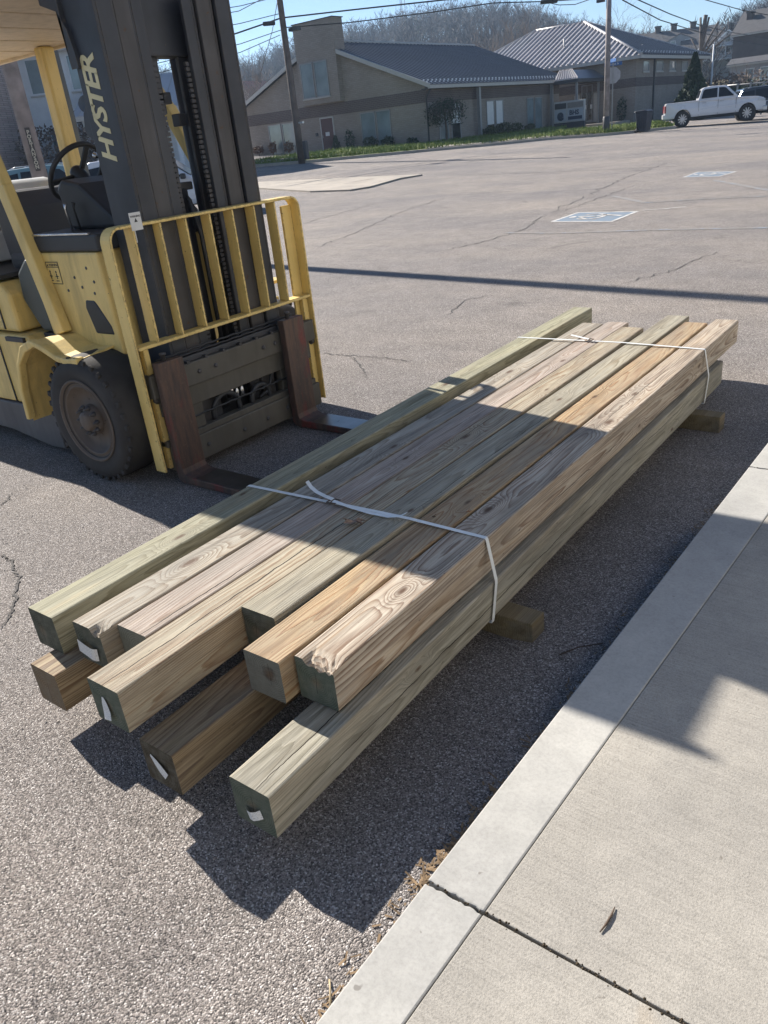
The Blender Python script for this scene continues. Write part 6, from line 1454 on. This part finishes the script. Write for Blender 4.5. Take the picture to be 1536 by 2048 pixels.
# ------------------------------------------------------------------ houses behind the forklift
p = at_r(-170, 300, 50); yw = math.radians(36)
def brick_ex(t):
    MB().box((-5, -6.6, 3.15), (5, -4.4, 3.35)).build('porch_roof', M_WHITE, t, world=False)
    MB().box((-5, -6.6, 2.7), (5, -6.4, 3.15)).build('porch_beam', M_WHITE, t, world=False)
    for x in (-4.8, -2.4, 0, 2.4, 4.8): MB().box((x - .12, -6.6, .2), (x + .12, -6.36, 2.7)).build('porch_post', M_WHITE, t, world=False)
    MB().box((-5, -6.5, .2), (5, -4.4, .5)).build('porch_deck', M_FARWALK, t, world=False)
    MB().box((-3.0, -4.6, .5), (-2.0, -4.48, 2.6)).build('door', M_DTRIM, t, world=False)
house('brick_house', 'two-storey brick house with white porch behind the forklift seat', (p.x, p.y, gz(p.x, p.y)), yw, 10, 9, 6.3, 8.6, M_RED, M_ROOFL,
      [('f', a, a + 1.0, 4.0, 5.7) for a in (-4.6, -2.6, -.4, 1.6, 3.6)] + [('f', a, a + 1.0, .9, 2.5) for a in (-4.6, 1.2, 3.4)], extras=brick_ex)
p = at_r(140, 300, 54)
house('white_house', 'two-storey white house with red metal roof seen around the mast', (p.x, p.y, gz(p.x, p.y)), yw, 9.5, 9, 6.3, 8.6, M_WHITE, M_REDROOF,
      [('f', a, a + 1.0, 4.2, 5.9) for a in (-4.0, -2.0, .4, 2.6)] + [('f', a, a + 1.0, 1.0, 2.7) for a in (-4.0, -2.0, .8, 2.6)], extras=None)
p = at_r(338, 300, 47)
def gp2(t):
    MB().prism([(-2.0, 2.2), (2.0, 2.2), (0, 3.7)], 'y', -4.9, -3.0).build('porch_gable', M_WHITE, t, world=False)
    for s in (-1, 1): MB().bar((0, -4.95, 3.85), (s * 2.3, -4.95, 2.1), .2, .12, (0, 1, 0)).build('barge_board', M_TRIM, t, world=False)
    for x in (-1.8, 1.8): MB().box((x - .1, -4.9, 0), (x + .1, -4.7, 2.2)).build('porch_post', M_WHITE, t, world=False)
    MB().tube([(-2.2, -4.2, 3.0), (-2.2, -4.5, 3.4)], .03, 6).build('dish_arm', M_DTRIM, t, world=False)
    MB().lathe([(0, .02), (.2, .05), (.38, .14), (.40, .15), (.2, .04), (0, 0)], (-2.2, -4.55, 3.45), (0, -1, .2), 18).build('satellite_dish', M_DTRIM, t, world=False)
house('white_annex', 'low white house with ribbed metal roof and satellite dish between the mast channels', (p.x, p.y, gz(p.x, p.y)), yw, 6.4, 6, 3.1, 4.6, M_WHITE, M_ROOFL, [('f', -2.8, -2.0, .9, 2.3), ('f', -.9, -.1, .5, 2.0), ('f', .2, 1.0, .5, 2.0)], extras=gp2)
p = at_r(503, 164, 150)
house('red_roof_house', 'distant house with faded red roof left of the long gable', (p.x, p.y, p.z - 9.6), face(500, .9), 7, 8, 6.0, 9.6, M_RED, M_REDROOF, [], [(2, 0, 8.5, 10.6, .7)])
# hedge and brush behind the teal car
for px, R, rx, rz_, lab in ((165, 47, 3.0, 1.6, 'brown leafless hedge before the white house'), (230, 44, 2.6, 1.3, 'brown hedge partly behind the mast lettering')):
    q = at_r(px, 300, R); shrub((q.x, q.y, gz(q.x, q.y)), rx, rz_, 3000, M_TWIG, lab, 'hedge', 'hedge', .10, seed=px)
q = at_r(8, 330, 48); MBt = thing('street_pole', 'dark slim pole in front of the brick house porch', 'pole', (q.x, q.y, gz(q.x, q.y))); MB().tube([(q.x, q.y, 0), (q.x, q.y, 6.0)], .12, 8).build('pole_shaft', M_DTRIM, MBt)
# ------------------------------------------------------------------ lattice tower
tb_ = at_r(811, 95, 210); tt = at_r(808, -20, 210); tw = thing('radio_mast', 'slim lattice radio mast standing behind the long roof', 'radio mast', (tb_.x, tb_.y, 0)); mb = MB(); H = tt.z + 12
legs = [Vector((math.cos(a), math.sin(a), 0)) * .62 for a in (.3, 2.4, 4.5)]
for l in legs: MB().tube([l, (l.x, l.y, H)], .055, 5).build('leg', M_DTRIM, tw, world=False)
for i in range(int(H / 1.2)):
    for a in range(3): mb.tube([legs[a] + Vector((0, 0, i * 1.2)), legs[(a + 1) % 3] + Vector((0, 0, i * 1.2 + 1.2))], .018, 3, cap=False)
tag(mb.build('lattice', M_DTRIM, tw, world=False, fix=False), kind='stuff')
# ------------------------------------------------------------------ overhead cables
M_CAB = simple('cable_black', (.02, .02, .022), .6)
def cable(pts, r, label, sag=.0):
    P = [at_r(*q) for q in pts]; out = []
    for i in range(len(P) - 1):
        for k_ in range(8):
            t = k_ / 8; q = P[i].lerp(P[i + 1], t); q.z -= sag * 4 * t * (1 - t); out.append(q)
    out.append(P[-1]); o = MB().tube(out, r, 5).build('overhead_cable', M_CAB); return tag(o, label, 'cable', 'overhead cables along the street')
RP = math.hypot(pb.x, pb.y) - .2
cable([(300, 118, 38), (475, 66, 42), (562, 36, RP), (720, 18, 44), (905, -2, 44), (1100, -40, 44)], .034, 'thickest black cable crossing the sky above the tower')
cable([(572, 55, RP), (700, 45, 46), (860, 25, 46), (985, 6, 46), (1090, 3, 46), (1180, -3, 46), (1300, -40, 46)], .026, 'black cable running from the leaning pole across the hill')
cable([(1090, 4, 46), (1118, 10, 46), (1150, 9, 46), (1182, -2, 46)], .018, 'short drooping cable loop near the top edge')
sb_ = at_r(1098, 3, 46); d_ = (at_r(1112, 2, 46) - at_r(1086, 4.5, 46)).normalized()
tag(MB().bar(sb_ - d_ * .42, sb_ + d_ * .42, .16, .18).build('splice_box', M_CAB, bevel=.05), 'black splice box hanging on the cable near the top edge', 'cable box')
s2 = at_r(538, 47, 43); tag(MB().bar(s2 - d_ * .3, s2 + d_ * .3, .16, .18).build('splice_box', M_CAB, bevel=.05), 'black splice box on the cable just left of the leaning pole', 'cable box')
for pts, lab in (([(300, 150, 40), (480, 105, 42), (560, 70, RP)], 'lowest slack cable left of the leaning pole'), ([(300, 80, 40), (480, 47, 42), (560, 27, RP)], 'thin cable just above the thick one left of the pole'),
        ([(300, 55, 40), (478, 22, 42), (520, 0, 42), (560, -20, 42)], 'uppermost thin cable beside the mast'), ([(300, 130, 40), (480, 88, 42), (562, 60, RP)], 'thin middle cable left of the leaning pole'),
        ([(520, 150, 45), (545, 60, 44), (556, -5, RP)], 'steep guy wire left of the leaning pole'), ([(300, 40, 40), (480, 12, 42), (560, -8, RP)], 'thin cable nearly touching the top edge by the mast')):
    cable(pts, .016, lab)
cable([(1230, -25, 48), (1245, 0, 48), (1320, 40, 60), (1390, 62, 75), (1470, 82, 95), (1600, 100, 110)], .03, 'lower cable slanting down to the right over the hall roof')
cable([(1262, -12, 50), (1277, 0, 50), (1340, 28, 60), (1402, 51, 75), (1470, 66, 95), (1560, 80, 110)], .03, 'upper cable slanting down to the right past the pollarded tree')
cable([(1390, -10, 70), (1412, 0, 70), (1486, 21, 75), (1560, 34, 80)], .03, 'cable in the sky at the upper right corner')
# ------------------------------------------------------------------ the shop whose pavement we stand on (unseen, added to bounce sunlight onto the pile)
sh = thing('shop_building', 'unseen cream rendered shop front beside the pavement with tall windows', 'building', (3.1, 2, ZK))
M_CREAM = simple('cream_render', (.33, .325, .32), .8, 0, .08, 2.0)
MB().box((3.1, -14, .0), (9.0, 16, 4.6)).build('wall', M_CREAM, sh)
MB().box((3.0, -14.1, 4.6), (9.1, 16.1, 4.85)).build('parapet', M_TRIM, sh)
for yw_ in (-9.5, -5.5, 5.2, 9.6): window(sh, 'x', 3.1, yw_, yw_ + 1.6, .75, 2.75, -1, 2)
# ------------------------------------------------------------------ air
HZ = N('air_haze'); HZ.t.nodes.remove(HZ.b)
pv = HZ.n('VolumePrincipled', {'Color': (.55, .74, 1.0), 'Density': .00042, 'Anisotropy': .3})
out = [n_ for n_ in HZ.t.nodes if n_.type == 'OUTPUT_MATERIAL'][0]; HZ.t.links.new(pv.outputs[0], out.inputs['Volume'])
hz = MB().box((-640, -60, -3.6), (520, 640, 78)).build('haze', HZ.m); tag(hz, "thin bluish air haze over the town and the hills", "haze", kind="stuff")
